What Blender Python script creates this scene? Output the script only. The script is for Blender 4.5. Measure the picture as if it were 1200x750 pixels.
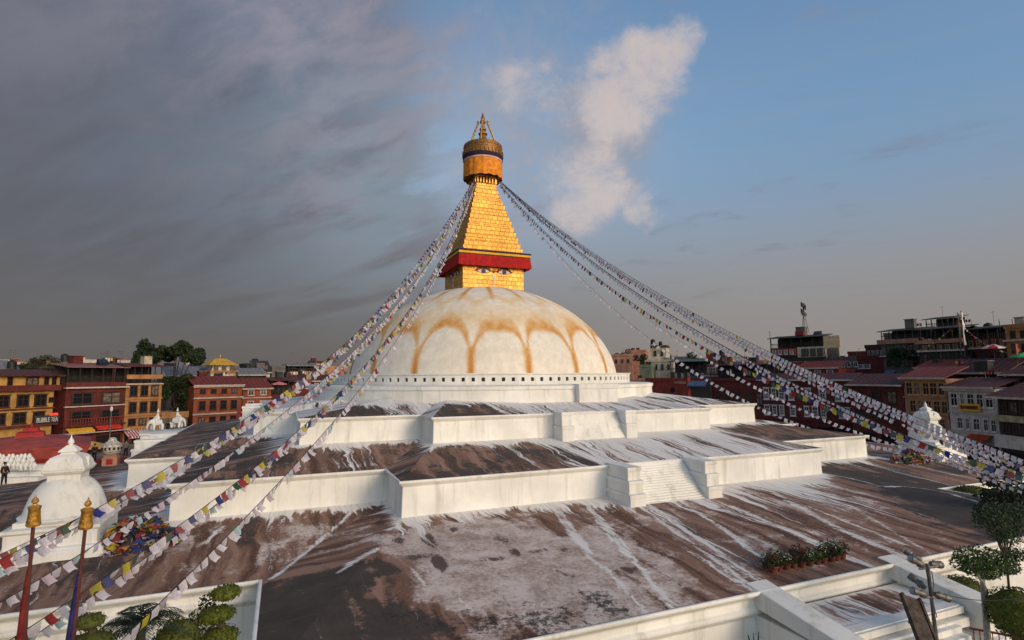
import bpy, math, random
import numpy as np
from mathutils import Vector, Matrix
R_ = math.radians
scene = bpy.context.scene
for o in list(bpy.data.objects): bpy.data.objects.remove(o)
rng = random.Random(7)
COL = scene.collection

# ------------------------------------------------------------------ camera
GZ = 12.5                       # eye height above the plaza
FPX, PITCH, ROLL, YAW = 642.8, R_(5.831), R_(-0.373), R_(22.597)
CAM = np.array([-22.075, -62.133, GZ])
FW = np.array([math.sin(YAW)*math.cos(PITCH), math.cos(YAW)*math.cos(PITCH), math.sin(PITCH)])
RT0 = np.array([math.cos(YAW), -math.sin(YAW), 0.0]); UP0 = np.cross(RT0, FW)
RT = RT0*math.cos(ROLL)+UP0*math.sin(ROLL); UP = -RT0*math.sin(ROLL)+UP0*math.cos(ROLL)
cd = bpy.data.cameras.new('camera'); camo = bpy.data.objects.new('camera', cd); COL.objects.link(camo)
cd.sensor_width = 36.0; cd.lens = FPX/1200*36; cd.clip_start = 0.1; cd.clip_end = 20000
camo.matrix_world = Matrix(((RT[0], UP[0], -FW[0], CAM[0]), (RT[1], UP[1], -FW[1], CAM[1]), (RT[2], UP[2], -FW[2], CAM[2]), (0, 0, 0, 1)))
scene.camera = camo

def ray(u, v): return FW+RT*(u-600)/FPX+UP*(375-v)/FPX      # a direction of view -> used to survey where things stand
def at(u, v, d): return CAM+ray(u, v)*d
def onz(u, v, z):
    d = ray(u, v); return CAM+d*((z-CAM[2])/d[2])
def onring(u, v, R):
    d = ray(u, v); a = d[0]**2+d[1]**2; b = 2*(CAM[0]*d[0]+CAM[1]*d[1]); c = CAM[0]**2+CAM[1]**2-R*R
    return CAM+d*((-b+math.sqrt(b*b-4*a*c))/(2*a))
def proj(p):
    d = np.asarray(p, float)-CAM; z = d@FW
    return 600+FPX*(d@RT)/z, 375-FPX*(d@UP)/z
def zat(x, y, v):
    lo, hi = -60.0, 160.0
    for _ in range(50):
        m = (lo+hi)/2
        if proj((x, y, m))[1] > v: lo = m
        else: hi = m
    return (lo+hi)/2

# ------------------------------------------------------------------ sun, sky, exposure
SUN_EL, SUN_AZ = R_(19), R_(-24)     # azimuth measured from -Y towards +X : low evening sun behind the viewer's right shoulder
sd = np.array([math.cos(SUN_EL)*math.sin(-SUN_AZ), -math.cos(SUN_EL)*math.cos(SUN_AZ), math.sin(SUN_EL)])
sl = bpy.data.lights.new('sun', 'SUN'); so = bpy.data.objects.new('sun', sl); COL.objects.link(so)
sl.energy = 1.12; sl.angle = R_(18); sl.color = (1.0, 0.76, 0.52)
so.rotation_euler = Vector(-sd).to_track_quat('-Z', 'Y').to_euler(); so.location = (0, -20, 80)

world = bpy.data.worlds.new('World'); scene.world = world; world.use_nodes = True
NT = world.node_tree; NT.nodes.clear()
class NB:                                       # tiny node helper
    def __init__(s, nt): s.nt = nt
    def n(s, t, **kw):
        x = s.nt.nodes.new(t)
        for k, v in kw.items(): setattr(x, k, v)
        return x
    def put(s, sock, v):
        if v is None: return
        if hasattr(v, 'is_output') or isinstance(v, bpy.types.NodeSocket): s.nt.links.new(v, sock)
        else:
            try: sock.default_value = v
            except Exception: sock.default_value = tuple(v)+(1,)
    def math(s, op, a, b=None, c=None, clamp=False):
        x = s.n('ShaderNodeMath', operation=op); x.use_clamp = clamp
        for i, q in enumerate((a, b, c)):
            if q is not None: s.put(x.inputs[i], q)
        return x.outputs[0]
    def vmath(s, op, a, b=None):
        x = s.n('ShaderNodeVectorMath', operation=op); s.put(x.inputs[0], a)
        if b is not None: s.put(x.inputs[1], b)
        return x.outputs['Value'] if op in ('DOT_PRODUCT', 'LENGTH') else x.outputs[0]
    def mix(s, f, a, b):
        x = s.n('ShaderNodeMix', data_type='RGBA'); s.put(x.inputs[0], f)
        for sock, v in ((x.inputs[6], a), (x.inputs[7], b)):
            if isinstance(v, (tuple, list)): sock.default_value = tuple(v)[:3]+(1,)
            else: s.nt.links.new(v, sock)
        return x.outputs[2]
    def noise(s, vec, scale, detail=5, rough=.55, dist=0, dims='3D'):
        x = s.n('ShaderNodeTexNoise'); x.noise_dimensions = dims
        if vec is not None: s.put(x.inputs['Vector'], vec)
        x.inputs['Scale'].default_value = scale; x.inputs['Detail'].default_value = detail
        x.inputs['Roughness'].default_value = rough; x.inputs['Distortion'].default_value = dist
        return x.outputs['Fac']
    def ramp(s, v, a, b, smooth=True):
        x = s.n('ShaderNodeMapRange'); x.interpolation_type = 'SMOOTHSTEP' if smooth else 'LINEAR'
        s.put(x.inputs[0], v); s.put(x.inputs[1], a); s.put(x.inputs[2], b); return x.outputs[0]
    def scale(s, vec, sc):
        x = s.n('ShaderNodeVectorMath', operation='MULTIPLY'); s.put(x.inputs[0], vec); x.inputs[1].default_value = sc; return x.outputs[0]
B = NB(NT)
tc = B.n('ShaderNodeTexCoord').outputs['Generated']
dirn = B.vmath('NORMALIZE', tc)
sky = B.n('ShaderNodeTexSky'); sky.sky_type = 'NISHITA'; sky.sun_disc = False
sky.sun_elevation = SUN_EL; sky.sun_rotation = math.atan2(sd[0], sd[1]); sky.air_density = 1.0; sky.dust_density = 1.5; sky.ozone_density = 1.5
SKYK = 0.15
sep = B.n('ShaderNodeSeparateXYZ'); NT.links.new(dirn, sep.inputs[0]); dz = sep.outputs[2]
# everything of the cloud deck is a function of direction alone
def ndir(u, v):
    d = ray(u, v); return d/np.linalg.norm(d)
def lobe(u, v, r0, r1, vec):                   # 1 inside r0 degrees of the direction, 0 beyond r1
    return B.ramp(B.vmath('DOT_PRODUCT', vec, tuple(ndir(u, v))), math.cos(R_(r1)), math.cos(R_(r0)))
zz = B.math('ADD', B.math('MAXIMUM', dz, 0.0), 0.22)
inv = B.math('DIVIDE', 1.0, zz)
comb = B.n('ShaderNodeCombineXYZ')
NT.links.new(B.math('MULTIPLY', sep.outputs[0], inv), comb.inputs[0]); NT.links.new(B.math('MULTIPLY', sep.outputs[1], inv), comb.inputs[1])
pl = comb.outputs[0]
rot = B.n('ShaderNodeVectorRotate'); rot.rotation_type = 'Z_AXIS'; NT.links.new(pl, rot.inputs['Vector']); rot.inputs['Angle'].default_value = R_(50)
n1 = B.noise(B.scale(rot.outputs[0], (0.8, 1.7, 1)), 1.0, 6, .52, .25)
n2 = B.noise(B.scale(rot.outputs[0], (1.0, 3.4, 1)), 1.2, 5, .5, .35)
nw = B.n('ShaderNodeTexNoise'); NT.links.new(dirn, nw.inputs['Vector']); nw.inputs['Scale'].default_value = 5.5; nw.inputs['Detail'].default_value = 6; nw.inputs['Roughness'].default_value = .6
wv = B.vmath('ADD', dirn, B.scale(B.vmath('SUBTRACT', nw.outputs['Color'], (0.5, 0.5, 0.5)), (0.16, 0.16, 0.16)))
wv = B.vmath('NORMALIZE', wv)
# blue field: clear sky, dimmed towards the smoggy horizon
leftness = B.ramp(B.vmath('DOT_PRODUCT', wv, tuple(RT0)), 0.06, -0.36)          # heavy deck over the left half
right = B.ramp(B.vmath('DOT_PRODUCT', dirn, tuple(RT0)), -0.3, 0.62)
front = B.ramp(B.vmath('DOT_PRODUCT', dirn, tuple(ndir(600, 440))), -0.35, 0.30)
clear = B.mix(right, (0.265, 0.385, 0.535), (0.165, 0.285, 0.445))
clear = B.mix(B.ramp(dz, 0.34, 0.66), clear, (0.115, 0.225, 0.40))
clear = B.mix(B.ramp(dz, 0.42, 0.06), clear, (0.285, 0.295, 0.31))
thin = B.noise(B.scale(rot.outputs[0], (.7, 1.6, 1)), 1.1, 7, .6, 1.0)
clear = B.mix(B.math('MULTIPLY', B.ramp(thin, .45, .8), .35), clear, (0.27, 0.28, 0.33))
patch = B.ramp(n2, .35, .7)
low = B.mix(patch, (0.100, 0.095, 0.104), (0.190, 0.198, 0.225))
brk = B.noise(B.scale(rot.outputs[0], (1.3, 2.6, 1)), 2.6, 8, .62, .3)
high = B.mix(B.ramp(B.math('ADD', B.math('MULTIPLY', n1, .5), B.math('MULTIPLY', brk, .5)), .36, .64), (0.100, 0.106, 0.138), (0.245, 0.235, 0.285))
deck = B.mix(B.ramp(dz, 0.20, 0.50), low, high)
pk_ = B.math('MULTIPLY', lobe(450, 70, 3, 27, wv), B.ramp(brk, .30, .62))
deck = B.mix(B.math('MULTIPLY', pk_, .85), deck, (0.265, 0.245, 0.295))
bl_ = B.math('MULTIPLY', B.math('MULTIPLY', lobe(330, 130, 3, 26, wv), B.ramp(brk, .62, .42)), B.ramp(n2, .42, .6))
deck = B.mix(B.math('MULTIPLY', bl_, .6), deck, (0.155, 0.195, 0.265))
teal = B.math('MULTIPLY', lobe(430, 280, 2, 20, wv), B.ramp(n2, .3, .6))
deck = B.mix(B.math('MULTIPLY', teal, .8), deck, (0.20, 0.25, 0.29))
deck = B.mix(B.math('MULTIPLY', lobe(30, 230, 3, 26, wv), .6), deck, (0.082, 0.084, 0.100))
cov = B.ramp(B.math('ADD', B.math('ADD', B.math('MULTIPLY', leftness, 1.35), B.math('MULTIPLY', B.math('SUBTRACT', brk, .5), 2.2)), B.math('MULTIPLY', B.math('SUBTRACT', n1, .5), 1.3)), .1, .95)
col = B.mix(B.math('MULTIPLY', cov, .96), clear, deck)
bank = None
for (u, v, a, b, k) in ((768, 70, .1, 4.2, 1.0), (750, 84, .3, 5, 1.0), (735, 105, .5, 7, .95), (712, 140, .5, 8, .9), (690, 185, 1, 9, .85), (678, 225, .3, 6.5, .9), (625, 96, .1, 5, .66), (596, 118, .1, 6, .5), (648, 150, .3, 9, .62), (640, 190, .3, 9, .66), (610, 205, .1, 7, .5), (655, 110, .1, 6, .45), (752, 243, .1, 2.6, .8), (560, 60, .1, 9, .3)):
    l = B.math('MULTIPLY', lobe(u, v, a, b, wv), k); bank = l if bank is None else B.math('MAXIMUM', bank, l)
nb = B.noise(B.scale(B.vmath('ADD', dirn, B.scale(dirn, (0, 0, .2))), (1, 1, 1.2)), 10, 12, .68, .25); nb2 = B.noise(dirn, 4.5, 5, .55, .3)
bk = B.ramp(B.math('ADD', B.math('MULTIPLY', bank, 0.80), B.math('ADD', B.math('MULTIPLY', nb, 1.15), B.math('MULTIPLY', nb2, .45))), .98, 1.75)
bright = None
for (u, v, a, b) in ((760, 70, .3, 7), (685, 228, .3, 6), (622, 95, .3, 5), (728, 110, .5, 6), (752, 243, .1, 3)):
    l = lobe(u, v, a, b, wv); bright = l if bright is None else B.math('MAXIMUM', bright, l)
lit = B.mix(B.ramp(B.math('ADD', B.math('MULTIPLY', nb, .9), B.math('MULTIPLY', bright, .42)), .35, .9), (0.26, 0.265, 0.315), (0.60, 0.50, 0.455))
veil = B.math('MULTIPLY', lobe(640, 150, 2, 15, wv), B.ramp(B.math('ADD', B.math('MULTIPLY', nb, .6), B.math('MULTIPLY', nb2, .4)), .36, .66))
col = B.mix(B.math('MULTIPLY', veil, .62), col, (0.33, 0.325, 0.365))
col = B.mix(B.math('MULTIPLY', bk, .82), col, lit)
hz = B.mix(B.ramp(B.vmath('DOT_PRODUCT', dirn, tuple(RT0)), -0.5, 0.5), (0.105, 0.092, 0.092), (0.25, 0.222, 0.208))
col = B.mix(B.ramp(dz, 0.30, 0.02), col, hz)
nish = B.n('ShaderNodeMix', data_type='RGBA', blend_type='MULTIPLY'); nish.inputs[0].default_value = 1
NT.links.new(sky.outputs[0], nish.inputs[6]); nish.inputs[7].default_value = (SKYK, SKYK, SKYK, 1)
col = B.mix(B.math('MULTIPLY', front, .97), nish.outputs[2], col)
bg = B.n('ShaderNodeBackground'); NT.links.new(col, bg.inputs[0]); bg.inputs[1].default_value = 1.0
wo = B.n('ShaderNodeOutputWorld'); NT.links.new(bg.outputs[0], wo.inputs[0])
scene.view_settings.view_transform = 'Standard'; scene.view_settings.look = 'None'
scene.view_settings.exposure = 0.16; scene.view_settings.gamma = 1.0

# ------------------------------------------------------------------ helpers
def tag(o, label=None, cat=None, group=None, kind=None):
    for k, v in (('label', label), ('category', cat), ('group', group), ('kind', kind)):
        if v: o[k] = v
    return o
def empty(name, loc=(0, 0, 0), rz=0, label=None, cat=None, group=None):
    o = bpy.data.objects.new(name, None); COL.objects.link(o); o.location = tuple(float(x) for x in loc); o.rotation_euler = (0, 0, rz)
    o.empty_display_size = .3
    return tag(o, label, cat, group)
def link(name, me, parent=None, loc=None, rot=None, scale=None):
    o = bpy.data.objects.new(name, me); COL.objects.link(o)
    if parent: o.parent = parent
    if loc is not None: o.location = tuple(float(x) for x in loc)
    if rot is not None: o.rotation_euler = rot
    if scale is not None: o.scale = scale
    return o
class MB:
    def __init__(s): s.v = []; s.f = []; s.m = []; s.cur = 0
    def add(s, vs, fs):
        k = len(s.v); s.v += [tuple(map(float, p)) for p in vs]; s.f += [tuple(i+k for i in f) for f in fs]; s.m += [s.cur]*len(fs); return s
    def box(s, x0, x1, y0, y1, z0, z1, rz=0, c=None):
        vs = [(x, y, z) for z in (z0, z1) for x, y in ((x0, y0), (x1, y0), (x1, y1), (x0, y1))]
        if rz:
            cx, cy = c or ((x0+x1)/2, (y0+y1)/2); cs, sn = math.cos(rz), math.sin(rz)
            vs = [(cx+(x-cx)*cs-(y-cy)*sn, cy+(x-cx)*sn+(y-cy)*cs, z) for x, y, z in vs]
        return s.add(vs, [(3, 2, 1, 0), (4, 5, 6, 7), (0, 1, 5, 4), (1, 2, 6, 5), (2, 3, 7, 6), (3, 0, 4, 7)])
    def lathe(s, prof, n=24, c=(0, 0, 0), ph=0, cap=True, sx=1, sy=1):
        vs = []
        for r, z in prof:
            for i in range(n):
                a = 2*math.pi*i/n+ph; vs.append((c[0]+r*math.cos(a)*sx, c[1]+r*math.sin(a)*sy, c[2]+z))
        fs = []
        for j in range(len(prof)-1):
            for i in range(n):
                a = j*n+i; b = j*n+(i+1) % n; fs.append((a, b, b+n, a+n))
        if cap:
            fs.append(tuple(range(n))[::-1]); fs.append(tuple(range((len(prof)-1)*n, len(prof)*n)))
        return s.add(vs, fs)
    def square(s, prof, c=(0, 0, 0)):               # profile swept round a square of half width r
        return s.lathe([(r*math.sqrt(2), z) for r, z in prof], 4, c, math.pi/4)
    def tube(s, pts, r, n=8, r1=None, cap=True):
        pts = [Vector(p) for p in pts]; vs = []; N = len(pts)
        for i, p in enumerate(pts):
            t = (pts[min(i+1, N-1)]-pts[max(i-1, 0)]).normalized()
            u = t.cross(Vector((0, 0, 1)))
            if u.length < .05: u = t.cross(Vector((0, 1, 0)))
            u.normalize(); w = t.cross(u); rr = r if r1 is None else r+(r1-r)*i/max(N-1, 1)
            for k in range(n):
                a = 2*math.pi*k/n; vs.append(tuple(p+(u*math.cos(a)+w*math.sin(a))*rr))
        fs = [(i*n+k, i*n+(k+1) % n, (i+1)*n+(k+1) % n, (i+1)*n+k) for i in range(N-1) for k in range(n)]
        if cap: fs += [tuple(range(n))[::-1], tuple(range((N-1)*n, N*n))]
        return s.add(vs, fs)
    def quad(s, a, b, c, d): return s.add([a, b, c, d], [(0, 1, 2, 3)])
    def mesh(s, name, mats, smooth=False):
        me = bpy.data.meshes.new(name); me.from_pydata(s.v, [], s.f)
        for m in (mats if isinstance(mats, (list, tuple)) else [mats]): me.materials.append(m)
        if isinstance(mats, (list, tuple)) and len(mats) > 1: me.polygons.foreach_set('material_index', s.m)
        if smooth: me.polygons.foreach_set('use_smooth', [True]*len(s.f))
        me.update(); return me
    def build(s, name, mats, parent=None, smooth=False, **kw): return link(name, s.mesh(name, mats, smooth), parent, **kw)
def autosmooth(o, ang=35):
    me = o.data
    import bmesh
    bm = bmesh.new(); bm.from_mesh(me); bmesh.ops.recalc_face_normals(bm, faces=bm.faces)
    for e in bm.edges:
        if len(e.link_faces) == 2 and e.calc_face_angle(0) > R_(ang): e.smooth = False
    for f in bm.faces: f.smooth = True
    bm.to_mesh(me); bm.free(); return o
def bevel(o, w=.03, seg=2):
    m = o.modifiers.new('bevel', 'BEVEL'); m.width = w; m.segments = seg; m.limit_method = 'ANGLE'; m.angle_limit = R_(40); return o

MC = {}
def mat(name, color, rough=.8, metal=0, var=.18, vs=1.5, bump=.15, bs=20, streak=0, spec=.3):
    if name in MC: return MC[name]
    m = bpy.data.materials.new(name); m.use_nodes = True; nt = m.node_tree; b = NB(nt)
    p = nt.nodes['Principled BSDF']; tcn = b.n('ShaderNodeTexCoord').outputs['Object']
    n = b.noise(tcn, vs, 6, .6)
    dark = tuple(c*(1-var*1.6) for c in color); light = tuple(min(1, c*(1+var)) for c in color)
    c = b.mix(b.ramp(n, .3, .72), dark, light)
    if streak:
        n2 = b.noise(b.scale(tcn, (3, 3, .25)), 1.0, 6, .65); c = b.mix(b.math('MULTIPLY', b.ramp(n2, .5, .75), streak), c, tuple(x*.5 for x in color))
    nt.links.new(c, p.inputs['Base Color']); p.inputs['Roughness'].default_value = rough; p.inputs['Metallic'].default_value = metal
    p.inputs['Specular IOR Level'].default_value = spec
    if bump:
        bn = b.n('ShaderNodeBump'); bn.inputs['Strength'].default_value = bump; bn.inputs['Distance'].default_value = .05
        nt.links.new(b.noise(tcn, bs, 4), bn.inputs['Height']); nt.links.new(bn.outputs[0], p.inputs['Normal'])
    MC[name] = m; return m
def emis(name, color, k):
    m = bpy.data.materials.new(name); m.use_nodes = True; p = m.node_tree.nodes['Principled BSDF']
    p.inputs['Base Color'].default_value = (*color, 1); p.inputs['Emission Color'].default_value = (*color, 1); p.inputs['Emission Strength'].default_value = k
    return m

# ------------------------------------------------------------------ ground
def plaza_mat():
    m = bpy.data.materials.new('plaza_paving'); m.use_nodes = True; nt = m.node_tree; b = NB(nt); p = nt.nodes['Principled BSDF']
    t = b.n('ShaderNodeTexCoord').outputs['Object']
    br = b.n('ShaderNodeTexBrick'); nt.links.new(t, br.inputs['Vector']); br.inputs['Scale'].default_value = 1.6
    br.inputs['Color1'].default_value = (.15, .11, .10, 1); br.inputs['Color2'].default_value = (.11, .085, .08, 1); br.inputs['Mortar'].default_value = (.05, .045, .04, 1); br.inputs['Mortar Size'].default_value = .012
    c = b.mix(b.ramp(b.noise(t, .12, 6), .4, .65), br.outputs[0], (.10, .085, .08)); nt.links.new(c, p.inputs['Base Color']); p.inputs['Roughness'].default_value = .85
    return m
g = MB().quad((-6000, -6000, 0), (6000, -6000, 0), (6000, 6000, 0), (-6000, 6000, 0)).build('ground', mat('far_ground', (.09, .08, .07), var=.3, vs=.01)); tag(g, kind='structure')
n = 96
MB().add([(84*math.cos(2*math.pi*i/n), 84*math.sin(2*math.pi*i/n), .004) for i in range(n)], [tuple(range(n))]).build('plaza', plaza_mat()); tag(bpy.data.objects['plaza'], kind='structure')

# ------------------------------------------------------------------ stupa
def plaster():
    m = bpy.data.materials.new('lime_plaster'); m.use_nodes = True; nt = m.node_tree; b = NB(nt); p = nt.nodes['Principled BSDF']
    t = b.n('ShaderNodeTexCoord').outputs['Object']
    c = b.mix(b.ramp(b.noise(t, .35, 7, .6), .35, .7), (.68, .67, .625), (.83, .815, .77))
    dr = b.noise(b.scale(t, (1.6, 1.6, .16)), 1.0, 7, .68, .4)
    c = b.mix(b.math('MULTIPLY', b.ramp(dr, .49, .72), .6), c, (.42, .41, .355))
    sp = b.noise(t, 9, 5, .7); c = b.mix(b.math('MULTIPLY', b.ramp(sp, .62, .74), .35), c, (.42, .39, .34))
    nt.links.new(c, p.inputs['Base Color']); p.inputs['Roughness'].default_value = .85; p.inputs['Specular IOR Level'].default_value = .2
    bn = b.n('ShaderNodeBump'); bn.inputs['Strength'].default_value = .35; bn.inputs['Distance'].default_value = .06
    hh = b.math('ADD', b.noise(t, 1.6, 6, .6), b.math('MULTIPLY', b.noise(t, 14, 4), .35)); nt.links.new(hh, bn.inputs['Height']); nt.links.new(bn.outputs[0], p.inputs['Normal'])
    return m
PL = plaster()
def deckmat():
    m = bpy.data.materials.new('painted_deck'); m.use_nodes = True; nt = m.node_tree; b = NB(nt); p = nt.nodes['Principled BSDF']
    uv = b.n('ShaderNodeUVMap'); uv.uv_map = 'run'; uv = uv.outputs[0]
    t = b.n('ShaderNodeTexCoord').outputs['Object']
    def A(nm): x = b.n('ShaderNodeAttribute'); x.attribute_name = nm; return x.outputs['Fac']
    wht, tone, blk, red = A('wht'), A('tone'), A('blk'), A('red')
    # slight wander of the runs
    wob = b.noise(b.scale(uv, (.35, .22, 1)), 1, 3); ws = b.n('ShaderNodeCombineXYZ'); nt.links.new(b.math('MULTIPLY', b.math('SUBTRACT', wob, .5), 2.2), ws.inputs[0])
    uv2 = b.vmath('ADD', uv, ws.outputs[0])
    s1 = b.noise(b.scale(uv2, (.95, .045, 1)), 1, 6, .6)
    s2 = b.noise(b.scale(uv2, (5.0, .16, 1)), 1, 6, .62)
    s3 = b.noise(b.scale(uv2, (1.3, .09, 1)), 1.0, 6, .62)
    mid = b.noise(t, .8, 7, .65); fine = b.noise(t, 6, 7, .72); blot = b.noise(t, .33, 5, .6, .6)
    S = lambda x, lo=.36, hi=.64: b.math('SUBTRACT', b.ramp(x, lo, hi, False), .5)
    M = lambda x, k: b.math('MULTIPLY', x, k)
    def add(*q):
        r = q[0]
        for x in q[1:]: r = b.math('ADD', r, x)
        return r
    S1, S2, S3, SM, SF, SB = S(s1), S(s2), S(s3), S(mid), S(fine), S(blot)
    dk = b.mix(b.ramp(mid, .3, .7), (.056, .043, .036), (.082, .063, .052))
    dk = b.mix(b.math('MULTIPLY', b.ramp(s2, .55, .7), .35), dk, (.13, .10, .09))
    rd = b.mix(b.ramp(s3, .36, .62), (.100, .044, .028), (.31, .180, .125))
    rd = b.mix(b.math('MULTIPLY', b.ramp(s2, .5, .66), .5), rd, (.15, .075, .055))
    rd = b.mix(b.math('MULTIPLY', b.ramp(fine, .5, .72), .5), rd, (.37, .26, .20))
    pk = b.mix(b.ramp(b.math('ADD', b.math('MULTIPLY', fine, .45), b.math('MULTIPLY', mid, .55)), .38, .60), (.35, .245, .195), (.66, .555, .49))
    pk = b.mix(b.math('MULTIPLY', b.ramp(b.noise(t, 1.7, 9, .75), .56, .66), .6), pk, (.20, .125, .105))
    tn = add(tone, M(SB, .34), M(S3, .26), M(SF, .14), M(SM, .16))
    c = b.mix(b.ramp(tn, .16, .36), dk, rd); c = b.mix(b.ramp(tn, .54, .80), c, pk)
    c = b.mix(b.math('MULTIPLY', b.ramp(add(red, M(SM, .34), M(S3, .40), M(SF, .22)), .36, .56), .9), c, (.060, .030, .026))
    w = add(M(S1, .95), M(S2, .75), M(wht, 1.35), M(SF, .16), -.25)
    wm = b.ramp(w, .34, .78)
    rn = add(A('drip'), M(SF, .40), M(S2, .55), M(SM, .35), M(S1, .25)); wm = b.math('MAXIMUM', wm, b.math('MULTIPLY', b.ramp(rn, .42, .95), .92))
    wc = b.mix(b.ramp(s2, .3, .7), (.68, .63, .58), (.86, .83, .78))
    c = b.mix(b.math('MULTIPLY', wm, .95), c, wc)
    k = add(blk, M(S(b.noise(b.vmath('ADD', t, b.scale(uv2, (.0, .0, 1))), 3.4, 12, .86)), .95))
    c = b.mix(b.math('MULTIPLY', b.ramp(k, .50, .70), .92), c, (.032, .026, .024))
    nt.links.new(c, p.inputs['Base Color']); p.inputs['Roughness'].default_value = .78; p.inputs['Specular IOR Level'].default_value = .2
    bn = b.n('ShaderNodeBump'); bn.inputs['Strength'].default_value = .4; bn.inputs['Distance'].default_value = .05
    nt.links.new(b.math('ADD', mid, b.math('MULTIPLY', fine, .4)), bn.inputs['Height']); nt.links.new(bn.outputs[0], p.inputs['Normal'])
    return m
DK = deckmat()
def poly(a, b, p, aR=None):
    r = aR or a
    return [(-b, -p), (b, -p), (b, -a), (r, -a), (r, -b), (p, -b), (p, b), (r, b), (r, a), (b, a), (b, p), (-b, p), (-b, a), (-a, a), (-a, b), (-p, b), (-p, -b), (-a, -b), (-a, -a), (-b, -a)]
stupa = empty('stupa', (0, 0, 0), 0, 'great white domed stupa with a golden tower painted with two eyes', 'stupa')
def sweep(mb, a, b, p, prof, aR=None):
    rings = [[(x, y, z) for x, y in poly(a+o, b+o, p+o, (aR+o) if aR else None)] for o, z in prof]
    vs = [q for r in rings for q in r]; N = 20
    mb.add(vs, [(j*N+i, j*N+(i+1) % N, (j+1)*N+(i+1) % N, (j+1)*N+i) for j in range(len(rings)-1) for i in range(N)])
ZA, ZB, ZC = GZ-2.83, GZ-5.59, GZ-8.42
A_ = (20.85, 12.24, 24.11); B_ = (27.38, 15.91, 31.78); C_ = (35.6, 22.34, 44.82); CR = 39.2
def hsh(*a): return abs(math.sin(sum(k*v for k, v in zip((12.9898, 78.233, 37.719), a)))*43758.5453) % 1
def deck(name, outer, zo, inner, zi, fld, parent, step=.45):
    vs = []; fs = []; uvs = []; at_ = {'wht': [], 'tone': [], 'blk': [], 'red': [], 'drip': []}
    N = len(outer)
    for i in range(N):
        o0, o1 = np.array(outer[i]), np.array(outer[(i+1) % N]); i0, i1 = np.array(inner[i]), np.array(inner[(i+1) % N])
        L = max(np.linalg.norm(o1-o0), np.linalg.norm(i1-i0)); D = max(np.linalg.norm(o0-i0), np.linalg.norm(o1-i1))
        vis = (o0[1]+o1[1])/2 < 14
        st = step if vis else step*3
        ns = max(2, int(L/st)); nd = max(3, int(D/st)); k = len(vs)
        tdir = (o1-o0)/max(np.linalg.norm(o1-o0), 1e-6); ndr = np.array([tdir[1], -tdir[0]])
        for b in range(nd+1):
            t = b/nd
            for a in range(ns+1):
                s = a/ns; P = (i0*(1-s)+i1*s)*(1-t)+(o0*(1-s)+o1*s)*t
                z = zi*(1-t)+zo*t+.02*math.sin(P[0]*.7+i)*math.sin(P[1]*.6)*math.sin(math.pi*t)
                vs.append((P[0], P[1], z)); uvs.append((P@tdir+i*37.3, P@ndr))
                f = fld(P[0], P[1], t, i, s)
                for q in at_: at_[q].append(f.get(q, 0))
        for b in range(nd):
            for a in range(ns):
                q = k+b*(ns+1)+a; fs.append((q, q+ns+1, q+ns+2, q+1))
    me = bpy.data.meshes.new(name); me.from_pydata(vs, [], [f for f in fs]); me.materials.append(DK)
    for q, d in at_.items(): x = me.attributes.new(q, 'FLOAT', 'POINT'); x.data.foreach_set('value', np.array(d, np.float32))
    ul = me.uv_layers.new(name='run'); vi = np.zeros(len(me.loops), np.int32); me.loops.foreach_get('vertex_index', vi)
    ul.data.foreach_set('uv', np.array(uvs, np.float32)[vi].ravel())
    me.polygons.foreach_set('use_smooth', [True]*len(me.polygons)); me.update()
    o = link(name, me, parent)
    import bmesh
    bm = bmesh.new(); bm.from_mesh(me); bmesh.ops.remove_doubles(bm, verts=bm.verts, dist=.0001) if False else None
    for f in bm.faces:
        if f.normal.z < 0: f.normal_flip()
    bm.to_mesh(me); bm.free()
    return o
def seg_d(x, y, a, b):
    ax, ay = a; bx, by = b; L2 = (bx-ax)**2+(by-ay)**2; t = max(0, min(1, ((x-ax)*(bx-ax)+(y-ay)*(by-ay))/L2))
    return math.hypot(x-ax-t*(bx-ax), y-ay-t*(by-ay)), t
def G(x): return math.exp(-x*x)
# survey of the marks on the lowest deck (pixel -> point of the deck)
ZM = ZC+.35
def dk_pts(l): return [tuple(onz(u, v, ZM)[:2]) for u, v in l]
runs = [(dk_pts(l), w) for l, w in (
    ([(640, 595), (665, 625), (690, 652), (716, 668), (757, 706)], .16), ([(650, 600), (690, 648)], .2), ([(678, 592), (712, 622), (748, 660), (795, 706)], .15), ([(690, 605), (735, 650)], .12),
    ([(748, 600), (800, 630), (850, 658), (884, 682)], .16), ([(758, 598), (820, 632), (895, 676)], .2), ([(800, 597), (850, 622), (902, 655)], .14),
    ([(858, 599), (930, 622), (985, 644), (1032, 656)], .38), ([(850, 574), (905, 583), (990, 620), (1068, 646)], .34), ([(880, 576), (960, 600), (1060, 632)], .12), ([(905, 572), (1000, 596), (1090, 640)], .1), ([(800, 640), (830, 655), (860, 672)], .1),
    ([(318, 670), (350, 650), (400, 617), (438, 588)], .12), ([(395, 672), (420, 660), (450, 648)], .14), ([(405, 664), (440, 650)], .08), ([(968, 562), (1035, 575), (1084, 573), (1165, 592)], .07), ([(330, 620), (345, 600)], .1), ([(262, 625), (240, 640)], .1))]
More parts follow.
